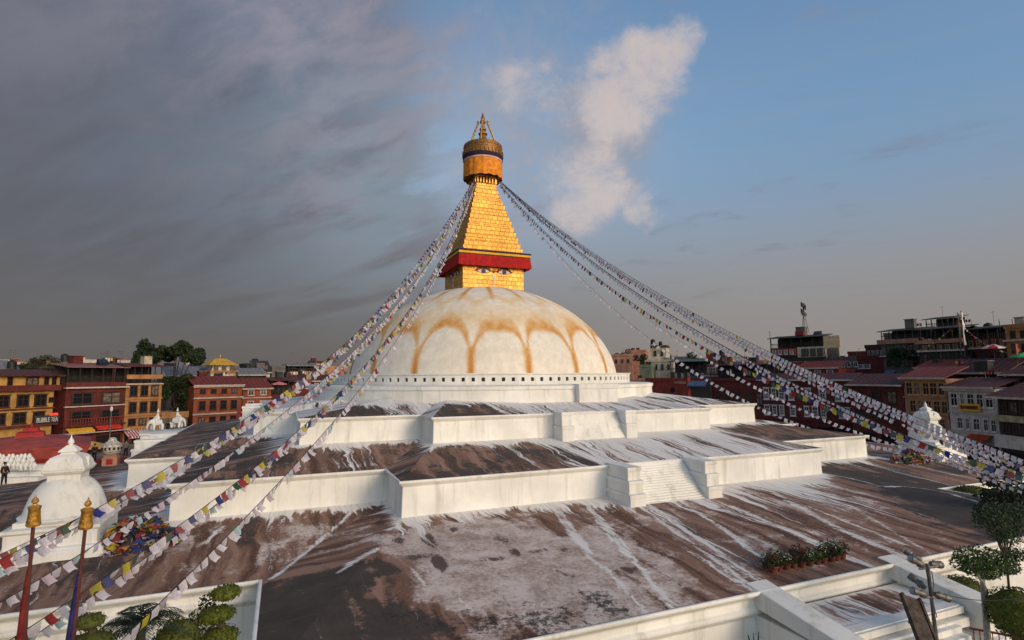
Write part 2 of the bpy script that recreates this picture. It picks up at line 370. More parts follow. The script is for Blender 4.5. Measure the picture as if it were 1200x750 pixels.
blobs = [(tuple(onz(u, v, ZM)[:2]), rx, ry, k, a) for u, v, rx, ry, k, a in (
(530, 690, 2.0, 1.2, 'tone', .4), (600, 690, 3.0, 1.4, 'tone', .6), (660, 690, 2.6, 1.4, 'tone', .6), (560, 735, 3.0, .8, 'tone', .4), (520, 640, 2.6, 1.6, 'tone', .75), (600, 650, 3.4, 2.0, 'tone', .8), (660, 655, 2.6, 1.8, 'tone', .65), (470, 690, 2.0, 1.3, 'tone', .5), (560, 630, 2.2, 1.3, 'tone', .55), (720, 700, 2.6, 1.5, 'tone', .3), (780, 660, 3, 2, 'tone', .2),
    (487, 658, .8, .8, 'red', .62), (505, 640, .45, 1.6, 'red', .66), (516, 662, .4, 1.0, 'red', .62), (560, 660, 1.8, .3, 'red', .55), (588, 638, .5, 1.2, 'red', .58), (604, 650, .5, .8, 'red', .58), (628, 648, .9, .35, 'red', .5), (738, 664, .9, .5, 'red', .5), (445, 622, .5, .8, 'red', .6), (665, 645, .9, .4, 'red', .5), (470, 640, .6, 1.2, 'red', .45), (540, 628, 1.2, .5, 'red', .4),
    (570, 722, 2.6, 1.2, 'blk', .62), (640, 715, 2.6, 1.3, 'blk', .66), (700, 695, 1.2, 1.0, 'blk', .75), (720, 705, 1.0, .8, 'blk', .7), (665, 670, .5, .9, 'blk', .55), (620, 735, 2.4, .8, 'blk', .6), (470, 715, 1.5, 1.0, 'blk', .5), (600, 700, 2.4, .8, 'blk', .42), (520, 720, 1.6, .9, 'blk', .55), (680, 725, 1.8, .7, 'blk', .6), (560, 625, .7, .5, 'blk', .5), (640, 698, 1.6, .6, 'blk', .45), (510, 690, 2, .8, 'blk', .28), (540, 735, 1.6, .5, 'blk', .5))]
def fldC(x, y, t, i, s):
    d = t*9
    w = 1.12*math.exp(-(d/(1.25+.45*math.sin(x*1.1)*math.sin(x*.37+y*.5)))**1.7); tone = .50; blk = 0; red = 0; run = 0
    if x < -16 and y < -34: tone = .50-.52*min(1, (-16-x)/2.0)*min(1, (-34.5-y)/3)
    if -20 < x < -8 and y < -38: tone -= .12*G((x+15)/2.5)
    if x > 9 and y < -30: tone -= .55*max(0, min(1, (x-9+(-y-44)*.5)/4.5))
    if i == 2: tone = .12
    if x > 24 and y > -36: tone = .28+.1*math.sin(x)
    if x < -23: tone = .40+.12*math.sin(x*.9)
    if i in (15, 16, 17) or x < -33: tone = .28; w += .12
    if -5 < x < 22 and y < -31: w += .40*max(0, 1-max(0, d-2)/9)*(1 if x < 9 else max(0, 1-(x-9)/8))
    if -15 < x < -1 and y < -31: w -= .10
    if x > 22: w += .18
    for pts, wd in runs:
        for a, b in zip(pts[:-1], pts[1:]):
            if abs(x-a[0]) > 9: continue
            dd, _ = seg_d(x, y, a, b)
            if dd < 1.2: run = max(run, G(dd/(wd*.85+.07)))
    for (bx, by), rx, ry, k, a in blobs:
        q = a*math.exp(-((x-bx)/rx)**2-((y-by)/ry)**2)
        if k == 'tone': tone += q*.95
        elif k == 'red': red = max(red, q)
        else: blk = max(blk, q)
    return dict(wht=w, tone=tone, blk=blk, red=red, drip=run)
def fldB(x, y, t, i, s):
    d = t*6.5; w = 1.12*math.exp(-(d/(1.2+.4*math.sin(x*1.3)))**1.7); tone = .22
    if i == 0: 
        w += .80*max(0, min(1, (x+9)/7)); w -= .40*max(0, min(1, (x-8)/5))
        tone = .27+.12*G((x-6)/6)
    elif i in (1, 2): w += .25*(1-s if i == 2 else 1)
    elif i in (18, 19):
        w += .45*G((x+17.5)/2.2)*(1 if t < .9 else .6); tone = .25+.2*G((x+18)/3)
    elif x > 15: w += .55; tone = .28
    elif x < -15: w += .18
    return dict(wht=w, tone=tone, red=0, blk=0)
def fldA(x, y, t, i, s):
    d = t*5; w = .9*math.exp(-(d/1.4)**2)+.78; tone = .18
    if i == 0: w -= .9*G((x+9.5)/3.0)*min(1, t*1.6)
    if i == 19 or i == 18: w -= .9*G((x+18)/3)*min(1, t*1.4); 
    if i == 0 and x > 2: w -= .1
    if i == 2: w -= .3
    return dict(wht=w, tone=tone, red=0, blk=0)
def terrace(name, P, z0, z1, prof, inner, zi, fld, aR=None, step=.45):
    mb = MB(); sweep(mb, *P, prof, aR); o = mb.build(name, PL, stupa); 
    a, b, p = P; rim = prof[-1][0]
    bevel(o, .045, 2)
    dko = deck('deck', poly(a+rim, b+rim, p+rim, (aR+rim) if aR else None), z1-.012, inner, zi, fld, o, step)
    return o
H = lambda z, lip=.14: [(.16, z-99)]
profC = [(.18, 0), (.12, 1.0), (.0, 1.1), (.0, ZC-1.10), (.05, ZC-1.04), (.22, ZC-.86), (.24, ZC-.74), (.06, ZC-.66), (.04, ZC-.42), (.10, ZC-.36), (.36, ZC-.16), (.40, ZC-.12), (.40, ZC), (.27, ZC+.004), (.24, ZC-.03)]
profB = [(.10, GZ-8.0), (.05, GZ-7.42), (.0, ZB-.34), (.06, ZB-.30), (.20, ZB-.16), (.24, ZB-.13), (.24, ZB), (.12, ZB+.004), (.10, ZB-.03)]
profA = [(.10, GZ-5.1), (.05, GZ-4.55), (.0, ZA-.32), (.06, ZA-.28), (.18, ZA-.15), (.22, ZA-.12), (.22, ZA), (.11, ZA+.004), (.09, ZA-.03)]
terrace('lower_terrace', C_, 0, ZC, profC, poly(*[v-.03 for v in B_]), GZ-7.52, fldC, CR, .2)
terrace('middle_terrace', B_, 0, ZB, profB, poly(*[v-.03 for v in A_]), GZ-4.62, fldB, None, .4)
terrace('upper_terrace', A_, 0, ZA, profA, poly(14.2, 9.0, 16.6), GZ-1.9, fldA, None, .4)

# stairs between cheeks, one flight per side and level
def stair(width, depth, ztop, zbot, name, moulds, dist):
    """local frame: x along wall, -y outwards from wall at y=0"""
    m = MB(); n = max(4, int(round((ztop-zbot)/.13))); hw = width/2
    for k in range(n):
        y1 = -depth*.92*(k+1)/n; z = ztop-.05-(ztop-zbot)*(k+1)/n*0.97+.1
        m.box(-hw, hw, y1, -depth*.92*k/n+.01, zbot-.6, z)
    return m
def cheek(w, depth, ztop, zbot, levels):
    m = MB()
    hh = (ztop-zbot)/levels
    for k in range(levels):
        z1 = ztop-k*hh; z0 = z1-hh; d = depth*(.80+.2*(k+1)/levels); ww = w/2+.05*k
        m.box(-ww+.05, ww-.05, -d+.06, .1, z0-.3 if k == levels-1 else z0-.002, z1-.22+.003)
        m.box(-ww, ww, -d, .1, z1-.22, z1)
    return m
for q in range(4):
    rz = q*math.pi/2
    for P, zt, zb, dep, wid, lev in ((A_, ZA+.10, GZ-4.75, 1.5, 4.6, 2), (B_, ZB+.10, GZ-7.75, 2.5, 4.8, 3)):
        cs, sn = math.cos(rz), math.sin(rz); yy = -P[2]
        def T(x, y): return (x*cs-y*sn, x*sn+y*cs)
        X, Y = T(.35, yy)
        s = stair(wid, dep, zt, zb, 'stair', 0, 0).build('stair', PL, stupa, loc=(X, Y, 0), rot=(0, 0, rz))
        for sx in (-1, 1):
            X, Y = T(.35+sx*(wid/2+.5), yy)
            c = cheek(1.0, dep+.15, zt+.02, zb, lev).build('stair_cheek', PL, stupa, loc=(X, Y, 0), rot=(0, 0, rz)); bevel(c, .03)
# big landing on the lowest wall
for q in range(4):
    rz = q*math.pi/2; cs, sn = math.cos(rz), math.sin(rz)
    def T(x, y): return (x*cs-y*sn, x*sn+y*cs)
    yy = -C_[2]
    X, Y = T(-.15, yy); m = MB(); m.box(-3.3, 3.3, -2.9, -.42, 0, ZC-.86); m.box(-3.3, 3.3, -3.0, -2.55, ZC-1.1, ZC-.74)
    m.box(-3.3, 3.3, -3.12, -2.5, ZC-1.02, ZC-.78); m.box(-3.3, 3.3, -3.28, -2.6, ZC-1.45, ZC-1.12)
    ld = m.build('landing', PL, stupa, loc=(X, Y, 0), rot=(0, 0, rz))
    def fl(x, y, t, i, s): return dict(wht=.5+.6*abs(2*s-1)**4+.5*(1-min(1, t*6))+.5*(1-min(1, (1-t)*6)), tone=.45, blk=0, red=0)
    me = deck('deck', [(-3.3, -2.55), (3.3, -2.55)], ZC-.80, [(-3.3, -.42), (3.3, -.42)], ZC-.80, fl, ld, .2)
    n = 14; m = MB()
    for k in range(n): m.box(-2.4, 2.4, -3.2-.3*(k+1), -3.2-.3*k+.01, 0, (ZC-1.0)*(1-(k+1)/n))
    m.build('stair', PL, stupa, loc=(X, Y, 0), rot=(0, 0, rz))
    for sx in (-1, 1):
        X, Y = T(-.15+sx*3.95, yy); m = MB(); w = .55
        za, zb = ZC+.10, ZC-.55
        # sloping coping
        def wedge(hw, y0, y1, za, zb, zl0, zl1):
            m.add([(-hw, y0, zl0), (hw, y0, zl0), (hw, y0, za), (-hw, y0, za), (-hw, y1, zl1), (hw, y1, zl1), (hw, y1, zb), (-hw, y1, zb)], [(0, 1, 2, 3), (7, 6, 5, 4), (3, 2, 6, 7), (0, 4, 5, 1), (1, 5, 6, 2), (0, 3, 7, 4)])
        wedge(w, .35, -3.9, za, zb, za-.75, zb-.5)
        m.box(-w+.08, w-.08, -3.82, .3, zb-1.3, zb-.45); m.box(-w-.10, w+.10, -4.1, .3, zb-1.55, zb-1.15); m.box(-w-.03, w+.03, -4.0, .3, zb-2.2, zb-1.5)
        m.box(-w-.32, w+.32, -4.55, .3, zb-2.5, zb-2.1); m.box(-w-.24, w+.24, -4.45, .3, 0, zb-2.45)
        c = m.build('stair_cheek', PL, stupa, loc=(X, Y, 0), rot=(0, 0, rz)); bevel(c, .04)

# round plinth, niche ring, dome
def dome_mat():
    m = bpy.data.materials.new('limewashed_dome'); m.use_nodes = True; nt = m.node_tree; b = NB(nt); p = nt.nodes['Principled BSDF']
    t = b.n('ShaderNodeTexCoord').outputs['Object']; a = b.n('ShaderNodeAttribute'); a.attribute_name = 'saffron'; a = a.outputs['Fac']
    a2 = b.n('ShaderNodeAttribute'); a2.attribute_name = 'wash'; a2 = a2.outputs['Fac']
    st = b.noise(b.scale(t, (1.4, 1.4, .22)), 1, 6, .6); n = b.noise(t, 1.3, 7, .65); f = b.noise(t, 6, 5, .7)
    base = b.mix(b.ramp(n, .35, .7), (.70, .635, .53), (.82, .76, .66))
    base = b.mix(b.math('MULTIPLY', b.ramp(st, .5, .8), .35), base, (.60, .52, .42))
    s = b.math('ADD', a, b.math('MULTIPLY', b.math('SUBTRACT', b.math('ADD', b.math('MULTIPLY', f, .4), b.math('MULTIPLY', st, .6)), .5), 1.5))
    ww = b.math('ADD', a2, b.math('MULTIPLY', b.math('SUBTRACT', st, .5), .9))
    c = b.mix(b.math('MULTIPLY', b.ramp(ww, .1, 1.0), .75), base, (.72, .49, .22))
    c = b.mix(b.math('MULTIPLY', b.ramp(s, .12, 1.0), .92), c, (.62, .32, .08))
    c = b.mix(b.math('MULTIPLY', b.ramp(s, .75, 1.25), .7), c, (.42, .13, .02))
    nt.links.new(c, p.inputs['Base Color']); p.inputs['Roughness'].default_value = .75; p.inputs['Specular IOR Level'].default_value = .25
    bn = b.n('ShaderNodeBump'); bn.inputs['Strength'].default_value = .5; bn.inputs['Distance'].default_value = .12
    nt.links.new(b.math('ADD', b.noise(t, .7, 4), b.math('MULTIPLY', f, .15)), bn.inputs['Height']); nt.links.new(bn.outputs[0], p.inputs['Normal'])
    return m
zR1 = GZ+.25; zR0 = GZ-.80
pm = MB(); pm.lathe([(19.6, GZ-3), (19.5, GZ-1.55), (19.5, GZ-1.2), (19.62, GZ-1.15), (19.62, GZ-.86), (19.4, GZ-.80), (17.2, zR0+.003)], 128, cap=False)
plo = autosmooth(pm.build('plinth', PL, stupa))
pm = MB(); NI = 120; wN = 2*math.pi/NI
pm.lathe([(17.1, zR0-.2), (17.1, zR0+.34)], 240, cap=False); pm.lathe([(17.1, zR1-.37), (17.1, zR1-.12), (17.22, zR1-.10), (17.22, zR1), (15.5, zR1+.02)], 240, cap=False); pm.lathe([(16.75, zR0+.2), (16.75, zR1-.2)], 240, cap=False)
for i in range(NI):
    a = i*wN; hw = wN*.33
    pts = [(r*math.cos(q), r*math.sin(q)) for r, q in ((17.1, a-hw), (17.1, a+hw), (16.7, a+hw), (16.7, a-hw))]
    z0, z1 = zR0+.34, zR1-.37
    pm.add([(x, y, z0) for x, y in pts]+[(x, y, z1) for x, y in pts], [(0, 1, 5, 4), (1, 2, 6, 5), (3, 0, 4, 7)])
    k0 = a+hw; k1 = a+wN-hw
    q = [(16.6, k0), (17.1, k0), (17.1, k1), (16.6, k1)]; q = [(r*math.cos(t), r*math.sin(t)) for r, t in q]
    pm.add([(*q[0], z0), (*q[3], z0), (*q[2], z0), (*q[1], z0)], [(0, 1, 2, 3)]); pm.add([(*q[0], z1), (*q[3], z1), (*q[2], z1), (*q[1], z1)], [(3, 2, 1, 0)])
ring = pm.build('niche_ring', PL, stupa)
nm = MB().box(-.26, .26, .12, .33, 0, zR1-.37-zR0-.34).mesh('niche_box', mat('niche_hole_shade', (.045, .03, .022), var=.4, vs=4))  # dark blocks, the shade inside the niche holes put into their colour
order = sorted(range(NI), key=lambda i: (17*math.cos((i+.5)*wN)-CAM[0])**2+(17*math.sin((i+.5)*wN)-CAM[1])**2)
rest = MB()
for j, i in enumerate(order):
    a = (i+.5)*wN; L = (17.05*math.cos(a), 17.05*math.sin(a), zR0+.34)
    if j < 100: link('niche', nm, ring, loc=L, rot=(0, 0, a-math.pi/2+math.pi))
    else: rest.box(L[0]-.15, L[0]+.15, L[1]-.15, L[1]+.15, L[2], L[2]+.4)
ro = rest.build('niche', nm.materials[0], ring); tag(ro, kind='stuff')
pr = MB()
for x0, x1, d in ((1.7, 5.6, .45),):
    pr.box(x0, x1, -20.1, -19.0, GZ-3, GZ-.78); pr.box(x0-.08, x1+.08, -20.18, -19.0, GZ-1.15, GZ-.74)
pr.build('plinth_step', PL, stupa)

dp = [(15.55, zR1-.3), (15.62, zR1+.05), (15.45, GZ+1.2), (15.05, GZ+2.3), (14.35, GZ+3.6), (13.4, GZ+4.9), (12.3, GZ+6.0), (11.0, GZ+7.1), (9.4, GZ+8.15), (7.6, GZ+9.05), (5.9, GZ+9.7), (4.6, GZ+10.05), (3.4, GZ+10.25), (.01, GZ+10.4)]
# smooth profile by Catmull-Rom
def cr(P, n=8):
    P = [np.array(p) for p in P]; out = []
    for i in range(len(P)-1):
        p0, p1, p2, p3 = P[max(i-1, 0)], P[i], P[i+1], P[min(i+2, len(P)-1)]
        for k in range(n):
            t = k/n; out.append(.5*((2*p1)+(-p0+p2)*t+(2*p0-5*p1+4*p2-p3)*t*t+(-p0+3*p1-3*p2+p3)*t**3))
    out.append(P[-1]); return [tuple(p) for p in out]
dpr = cr(dp, 8); dm = MB(); dm.lathe(dpr, 540, cap=False); do = dm.build('dome', dome_mat(), stupa, smooth=True)
V = np.array(dm.v); ang = np.degrees(np.arctan2(V[:, 1], V[:, 0])); z = V[:, 2]-zR1
# three-quarter waves for wobble
wobx = .8*np.sin(np.radians(ang*7))+.6*np.sin(np.radians(ang*13+40))+.5*np.sin(np.radians(ang*31))
wob2 = .22*np.sin(np.radians(ang*11+20))+.10*np.sin(np.radians(ang*23+70))
pz = ((ang-246.3)/20.0+100) % 1; pq = np.abs(pz-.5)*2                    # 0 mid petal, 1 at rib
ztop = 4.15; arch = ztop*np.clip(1-(pq/.965)**3.4, 0, 1)**.45            # intrados
distz = (z-arch-wob2)
ribw = np.exp(-((1-pq)*10.0*15.5*math.pi/180/(.40+.06*z.clip(0, 5)))**2)*np.clip((3.4-z)/1.2, 0, 1)
wide = .62+.25*pq
bandm = np.exp(-((distz-.35)/(.50+.75*(distz > .35)))**2)*(distz > -.5)*np.clip((1.12-pq)*6, 0, 1)*np.clip((z-.8)/1.5, 0, 1)
sfr = np.maximum(ribw*np.clip(1.25-z/4.3*.5, 0, 1.2), bandm*.9)
apq = 1-pq
topr = np.exp(-(pq*10*math.pi/180*np.hypot(V[:, 0], V[:, 1])/(.34))**2)*np.clip((z-6.6)/2.0, 0, 1)*.95
vee = np.exp(-((pq*1.0-np.clip((9.2-z)/5, 0, 1.2))/.10)**2)*np.clip((z-6.2)/2, 0, 1)*.28
sfr = np.maximum(sfr, topr); sfr = np.maximum(sfr, vee)
wash = np.clip(np.exp(-((z-5.4)/1.8)**2)*.70+np.exp(-((z-8.3+1.0*pq)/.45)**2)*.65, 0, 1)*(distz > 0)
wash = np.maximum(wash, .45*np.exp(-((distz-.6)/1.0)**2)*(distz > .1))
for nm_, arr in (('saffron', sfr), ('wash', wash)):
    x = do.data.attributes.new(nm_, 'FLOAT', 'POINT'); x.data.foreach_set('value', arr.astype(np.float32))

# tower
def gold_tiles():
    m = bpy.data.materials.new('gilded_tiles'); m.use_nodes = True; nt = m.node_tree; b = NB(nt); p = nt.nodes['Principled BSDF']
    g_ = b.n('ShaderNodeTexCoord').outputs['Object']; geo = b.n('ShaderNodeNewGeometry')
    sp = b.n('ShaderNodeSeparateXYZ'); nt.links.new(g_, sp.inputs[0]); nn = b.n('ShaderNodeSeparateXYZ'); nt.links.new(geo.outputs['Normal'], nn.inputs[0])
    isx = b.math('GREATER_THAN', b.math('ABSOLUTE', nn.outputs[0]), b.math('ABSOLUTE', nn.outputs[1]))
    u = b.math('ADD', b.math('MULTIPLY', sp.outputs[1], isx), b.math('MULTIPLY', sp.outputs[0], b.math('SUBTRACT', 1.0, isx)))
    cb = b.n('ShaderNodeCombineXYZ'); nt.links.new(u, cb.inputs[0]); nt.links.new(sp.outputs[2], cb.inputs[1])
    br = b.n('ShaderNodeTexBrick'); nt.links.new(cb.outputs[0], br.inputs['Vector']); br.inputs['Scale'].default_value = 1.0; br.inputs['Brick Width'].default_value = .60; br.inputs['Row Height'].default_value = .50
    br.offset = .37; br.inputs['Mortar Size'].default_value = .025; br.inputs['Mortar Smooth'].default_value = .4
    br.inputs['Color1'].default_value = (.74, .37, .045, 1); br.inputs['Color2'].default_value = (.54, .235, .026, 1); br.inputs['Mortar'].default_value = (.16, .06, .012, 1)
    n = b.noise(g_, 1.6, 6, .6); c = b.mix(b.math('MULTIPLY', b.ramp(n, .5, .72), .45), br.outputs[0], (.40, .17, .03))
    nt.links.new(c, p.inputs['Base Color']); p.inputs['Metallic'].default_value = .35; p.inputs['Roughness'].default_value = .42
    bn = b.n('ShaderNodeBump'); bn.inputs['Strength'].default_value = .5; bn.inputs['Distance'].default_value = .05
    nt.links.new(b.math('ADD', b.math('MULTIPLY', br.outputs['Fac'], -1.0), b.math('MULTIPLY', b.noise(g_, 2.3, 3), 1.2)), bn.inputs['Height']); nt.links.new(bn.outputs[0], p.inputs['Normal'])
    return m
GT = gold_tiles()
gold = mat('aged_gold', (.62, .32, .07), .42, .55, .3, 5, .3, 30)
dgold = mat('dark_gilt_bronze', (.30, .145, .045), .5, .5, .35, 6, .3, 30)
redc = mat('crimson_cloth', (.40, .012, .012), .85, 0, .15, 2, .2, 12)
navy = mat('navy_cloth', (.025, .018, .045), .85); yel = mat('yellow_cloth', (.72, .38, .03), .8, 0, .1); grn = mat('dark_green_cloth', (.03, .05, .02), .85)
pinkw = mat('pale_pink_cloth', (.66, .42, .46), .8); orange = mat('orange_cloth', (.78, .25, .015), .7, 0, .22, 2.5, .2, 8)
hs = 3.72; hb0 = GZ+9.6; hb1 = GZ+12.75
MB().square([(hs, hb0), (hs, hb1)]).build('tower_cube', GT, stupa)
# red valance with striped top
bz0 = GZ+12.45; bz1 = GZ+14.25; rb = 4.35
v = MB(); n_ = 40
def valance(mb, r0, z0, r1, z1, pleat=.05):
    ring0 = []; 
    per = [(-1, -1), (1, -1), (1, 1), (-1, 1)]
    for lvl, (r, z) in enumerate(((r0, z0), (r1, z1))):
        for s in range(4):
            a, b = np.array(per[s]), np.array(per[(s+1) % 4])
            for k in range(n_):
                q = a+(b-a)*k/n_; rr = r+(pleat*math.sin(k*2.1+s) if lvl == 0 else 0)
                ring0.append((q[0]*rr, q[1]*rr, z+(.03*math.sin(k*1.3) if lvl == 0 else 0)))
    N = 4*n_; mb.add(ring0, [(i, (i+1) % N, N+(i+1) % N, N+i) for i in range(N)])
valance(v, rb+.10, bz0, rb, bz1-.52); v.square([(rb-.3, bz0+.4), (rb-.02, bz1-.5)])
v.build('red_valance', redc, stupa)
t_ = MB(); t_.square([(rb+.02, bz1-.53), (rb+.03, bz1-.42)]); t_.build('green_border', grn, stupa)
t_ = MB(); t_.square([(rb+.05, bz1-.42), (rb+.05, bz1-.16)]); t_.build('yellow_border', yel, stupa)
t_ = MB(); t_.square([(rb+.09, bz1-.16), (rb+.10, bz1+.02), (3.3, bz1+.10)]); t_.build('dark_border', navy, stupa)
# stepped spire of thirteen tiers
sp_ = MB(); pz0 = bz1+.05; pz1 = GZ+23.35; r0_, r1_ = 3.66, 1.28; NS = 13
for k in range(NS):
    a = pz0+(pz1-pz0)*k/NS; b = pz0+(pz1-pz0)*(k+1)/NS; r = r0_+(r1_-r0_)*k/(NS-1)
    if k: a += .001
    sp_.square([(r-.03, a), (r+.02, b-.09), (r-.10, b)])
sp_.build('stepped_spire', GT, stupa)
# collar beams + canopy
cz = GZ+23.35
m_ = MB(); m_.square([(1.05, cz), (1.05, cz+1.4)]); m_.build('spire_neck', dgold, stupa)
for rz in range(4):
    m_ = MB(); m_.box(-1.55, 1.55, -1.45, -1.28, cz+.75, cz+.95)
    for k in range(7): m_.box(-1.2+k*.38, -1.06+k*.38, -1.40, -1.30, cz+.02, cz+.76)
    m_.build('collar_railing', gold, stupa, rot=(0, 0, rz*math.pi/2))
c0 = GZ+24.15; c1 = GZ+26.3
m_ = MB(); NN = 96; vs = []
for lv, (rr, zz_) in enumerate(((2.42, c0), (2.38, c1-.02))):
    for k in range(NN):
        a = 2*math.pi*k/NN; r = rr+(.05*math.sin(k*math.pi*2*16/NN)+.03*math.sin(k*1.7) if lv == 0 else .015*math.sin(k*math.pi*2*16/NN)); vs.append((r*math.cos(a), r*math.sin(a), zz_+(.06*math.sin(k*.9) if lv == 0 else 0)))
m_.add(vs, [(i, (i+1) % NN, NN+(i+1) % NN, NN+i) for i in range(NN)]); m_.build('orange_skirt', orange, stupa, smooth=True)
autosmooth(MB().lathe([(2.32, c0+.25), (2.30, c1)], 48).build('canopy_soffit', dgold, stupa))
autosmooth(MB().lathe([(2.42, c1-.02), (2.44, c1+.16), (2.40, c1+.2)], 64, cap=False).build('pink_ribbon', pinkw, stupa))
autosmooth(MB().lathe([(2.43, c1+.17), (2.48, c1+.2), (2.50, c1+.62), (2.44, c1+.66)], 64, cap=False).build('navy_ribbon', navy, stupa))
m_ = MB(); m_.lathe([(2.42, c1+.6), (2.46, c1+.7), (2.46, c1+1.35), (2.36, c1+1.45), (2.40, c1+1.7), (2.44, c1+1.78), (2.40, c1+2.1), (2.30, c1+2.2), (1.0, c1+2.5), (.01, c1+2.55)], 64, cap=False)
for k in range(32):
    a = 2*math.pi*k/32; m_.box(2.40, 2.56, -.13, .13, c1+.68, c1+1.22, 0); q = m_.v[-8:]; m_.v[-8:] = [(x*math.cos(a)-y*math.sin(a), x*math.sin(a)+y*math.cos(a), z) for x, y, z in q]
m_.build('canopy_crown', dgold, stupa)
pz = c1+2.3
autosmooth(MB().lathe([(1.05, pz), (.95, pz+.15), (.55, pz+.75), (.38, pz+1.35), (.55, pz+1.42), (.55, pz+1.55), (.36, pz+1.6), (.30, pz+1.9), (.42, pz+2.0), (.42, pz+2.15), (.24, pz+2.25), (.2, pz+2.75), (.34, pz+2.95), (.38, pz+3.1), (.22, pz+3.3), (.26, pz+3.5), (.18, pz+3.8), (.03, pz+4.3)], 24).build('pinnacle', dgold, stupa))
for k in range(4):
    a = math.pi/4+k*math.pi/2+.3; ca, sa = math.cos(a), math.sin(a)
    m_ = MB(); m_.tube([(1.75*ca, 1.75*sa, pz-.15), (.55*ca, .55*sa, pz+3.05), (.66*ca, .66*sa, pz+3.2)], .12, 8); m_.lathe([(.02, pz+2.9), (.14, pz+3.0), (.14, pz+3.15), (.02, pz+3.3)], 8, (.62*ca, .62*sa, 0)); m_.build('pinnacle_brace', gold, stupa)
# painted eyes, four faces
eyew = mat('painted_eye_white', (.72, .68, .62), .6, var=.08); eyeb = mat('painted_iris_blue', (.03, .05, .16), .5); eyek = mat('painted_black', (.012, .010, .010), .5); eyer = mat('painted_eyelid_red', (.28, .02, .015), .6)
def eyeshape(hw, hh, z, x, y, n=24, lid=0):
    pts = []
    for k in range(n+1):
        t = k/n; xx = -hw+2*hw*t; pts.append((x+xx, y, z+hh*math.sin(math.pi*t)**.8))
    for k in range(n-1, 0, -1):
        t = k/n; xx = -hw+2*hw*t; pts.append((x+xx, y, z-hh*.62*math.sin(math.pi*t)**.9))
    return pts
def plate(mb, pts, th=.03):
    n = len(pts); mb.add(pts+[(x, y+th, z) for x, y, z in pts], [tuple(range(n)), tuple(range(2*n-1, n-1, -1))]+[(i, i+n, (i+1) % n+n, (i+1) % n) for i in range(n)])
ez = GZ+11.95
for q in range(4):
    ax = (0, 0, q*math.pi/2)
    for sx in (-1, 1):
        m_ = MB(); plate(m_, eyeshape(.98, .37, ez+.02, sx*1.28+.1*0, -hs-.035)); e = m_.build('painted_eyelid', eyer, stupa, rot=ax)
        m_ = MB(); plate(m_, eyeshape(.74, .27, ez, sx*1.28, -hs-.055)); m_.build('painted_eye', eyew, e)
        m_ = MB(); plate(m_, [(sx*1.28+.28*math.cos(k*math.pi/10), -hs-.07, ez+.02+.27*math.sin(k*math.pi/10)) for k in range(20)]); m_.build('iris', eyeb, e)
        m_ = MB(); plate(m_, [(sx*1.28+.12*math.cos(k*math.pi/8), -hs-.082, ez+.02+.12*math.sin(k*math.pi/8)) for k in range(16)]); m_.build('pupil', eyek, e)
        m_ = MB(); m_.tube([(sx*.35, -hs-.02, ez+.05), (sx*.62, -hs-.02, ez+.34), (sx*1.2, -hs-.02, ez+.5), (sx*1.9, -hs-.02, ez+.36), (sx*2.35, -hs-.02, ez+.02)], .05, 6); m_.build('eyebrow', eyek, e)
    m_ = MB(); m_.tube([(.0, -hs-.02, ez-.72), (.02, -hs-.02, ez-.95), (-.10, -hs-.02, ez-1.1), (.06, -hs-.02, ez-1.35), (-.12, -hs-.02, ez-1.75)], .09, 6)
    plate(m_, [(.23*math.cos(k*math.pi/8), -hs-.04, ez-.55+.23*math.sin(k*math.pi/8)) for k in range(16)])
    m_.build('painted_nose_mark', eyew, stupa, rot=ax)
    m_ = MB(); 
    for k in range(5): a = math.pi/2+(k-2)*.42; m_.tube([(0, -hs-.02, ez-.12), (.42*math.cos(a), -hs-.02, ez-.12+.42*math.sin(a))], .035, 5)
    m_.build('painted_brow_mark', eyer, stupa, rot=ax)

# ------------------------------------------------------------------ corner chortens
def chorten(x, y, s, label):
    c = empty('chorten', (x, y, ZC+.10), 0, label, 'shrine', 'small white chortens at the corners of the lowest terrace')
    m = MB(); m.square([(2.35*s, -.1), (2.35*s, .85*s), (2.2*s, .95*s), (2.2*s, 1.0*s), (1.95*s, 1.05*s), (1.95*s, 1.75*s), (2.08*s, 1.85*s), (2.08*s, 2.0*s), (1.7*s, 2.05*s), (1.7*s, 2.3*s)])
    bevel(m.build('plinth', PL, c), .05)
    m = MB(); m.lathe(cr([(1.95*s, 2.2*s), (2.02*s, 2.35*s), (1.85*s, 2.45*s), (1.72*s, 2.9*s), (1.5*s, 3.5*s), (1.12*s, 4.0*s), (.7*s, 4.25*s), (.1*s, 4.3*s)], 6), 48); m.build('dome', PL, c, smooth=True)
    m = MB(); m.square([(.74*s, 3.9*s), (.74*s, 4.45*s), (.84*s, 4.5*s), (.95*s, 4.62*s), (.95*s, 4.74*s)]); bevel(m.build('neck', PL, c), .03)
    m = MB(); m.square(cr([(1.0*s, 4.72*s), (.90*s, 4.85*s), (.82*s, 5.1*s), (.66*s, 5.35*s), (.36*s, 5.5*s), (.32*s, 5.56*s)], 4)+[(.44*s, 5.62*s), (.42*s, 5.68*s), (.24*s, 5.85*s), (.13*s, 5.95*s)]); bevel(m.build('bell_roof', PL, c), .02)
    m = MB(); m.lathe([(.12*s, 5.9*s), (.10*s, 6.0*s), (.15*s, 6.05*s), (.13*s, 6.2*s), (.05*s, 6.32*s), (.01, 6.5*s)], 12); autosmooth(m.build('finial', PL, c))
    for k in range(4):
        m = MB(); plate(m, [(-.2*s, -.96*s, 4.82*s), (.2*s, -.96*s, 4.82*s), (.2*s, -.92*s, 5.05*s), (0, -.88*s, 5.3*s), (-.2*s, -.92*s, 5.05*s)], .25*s); n = m.build('niche', PL, c, rot=(0, 0, k*math.pi/2))
    return c
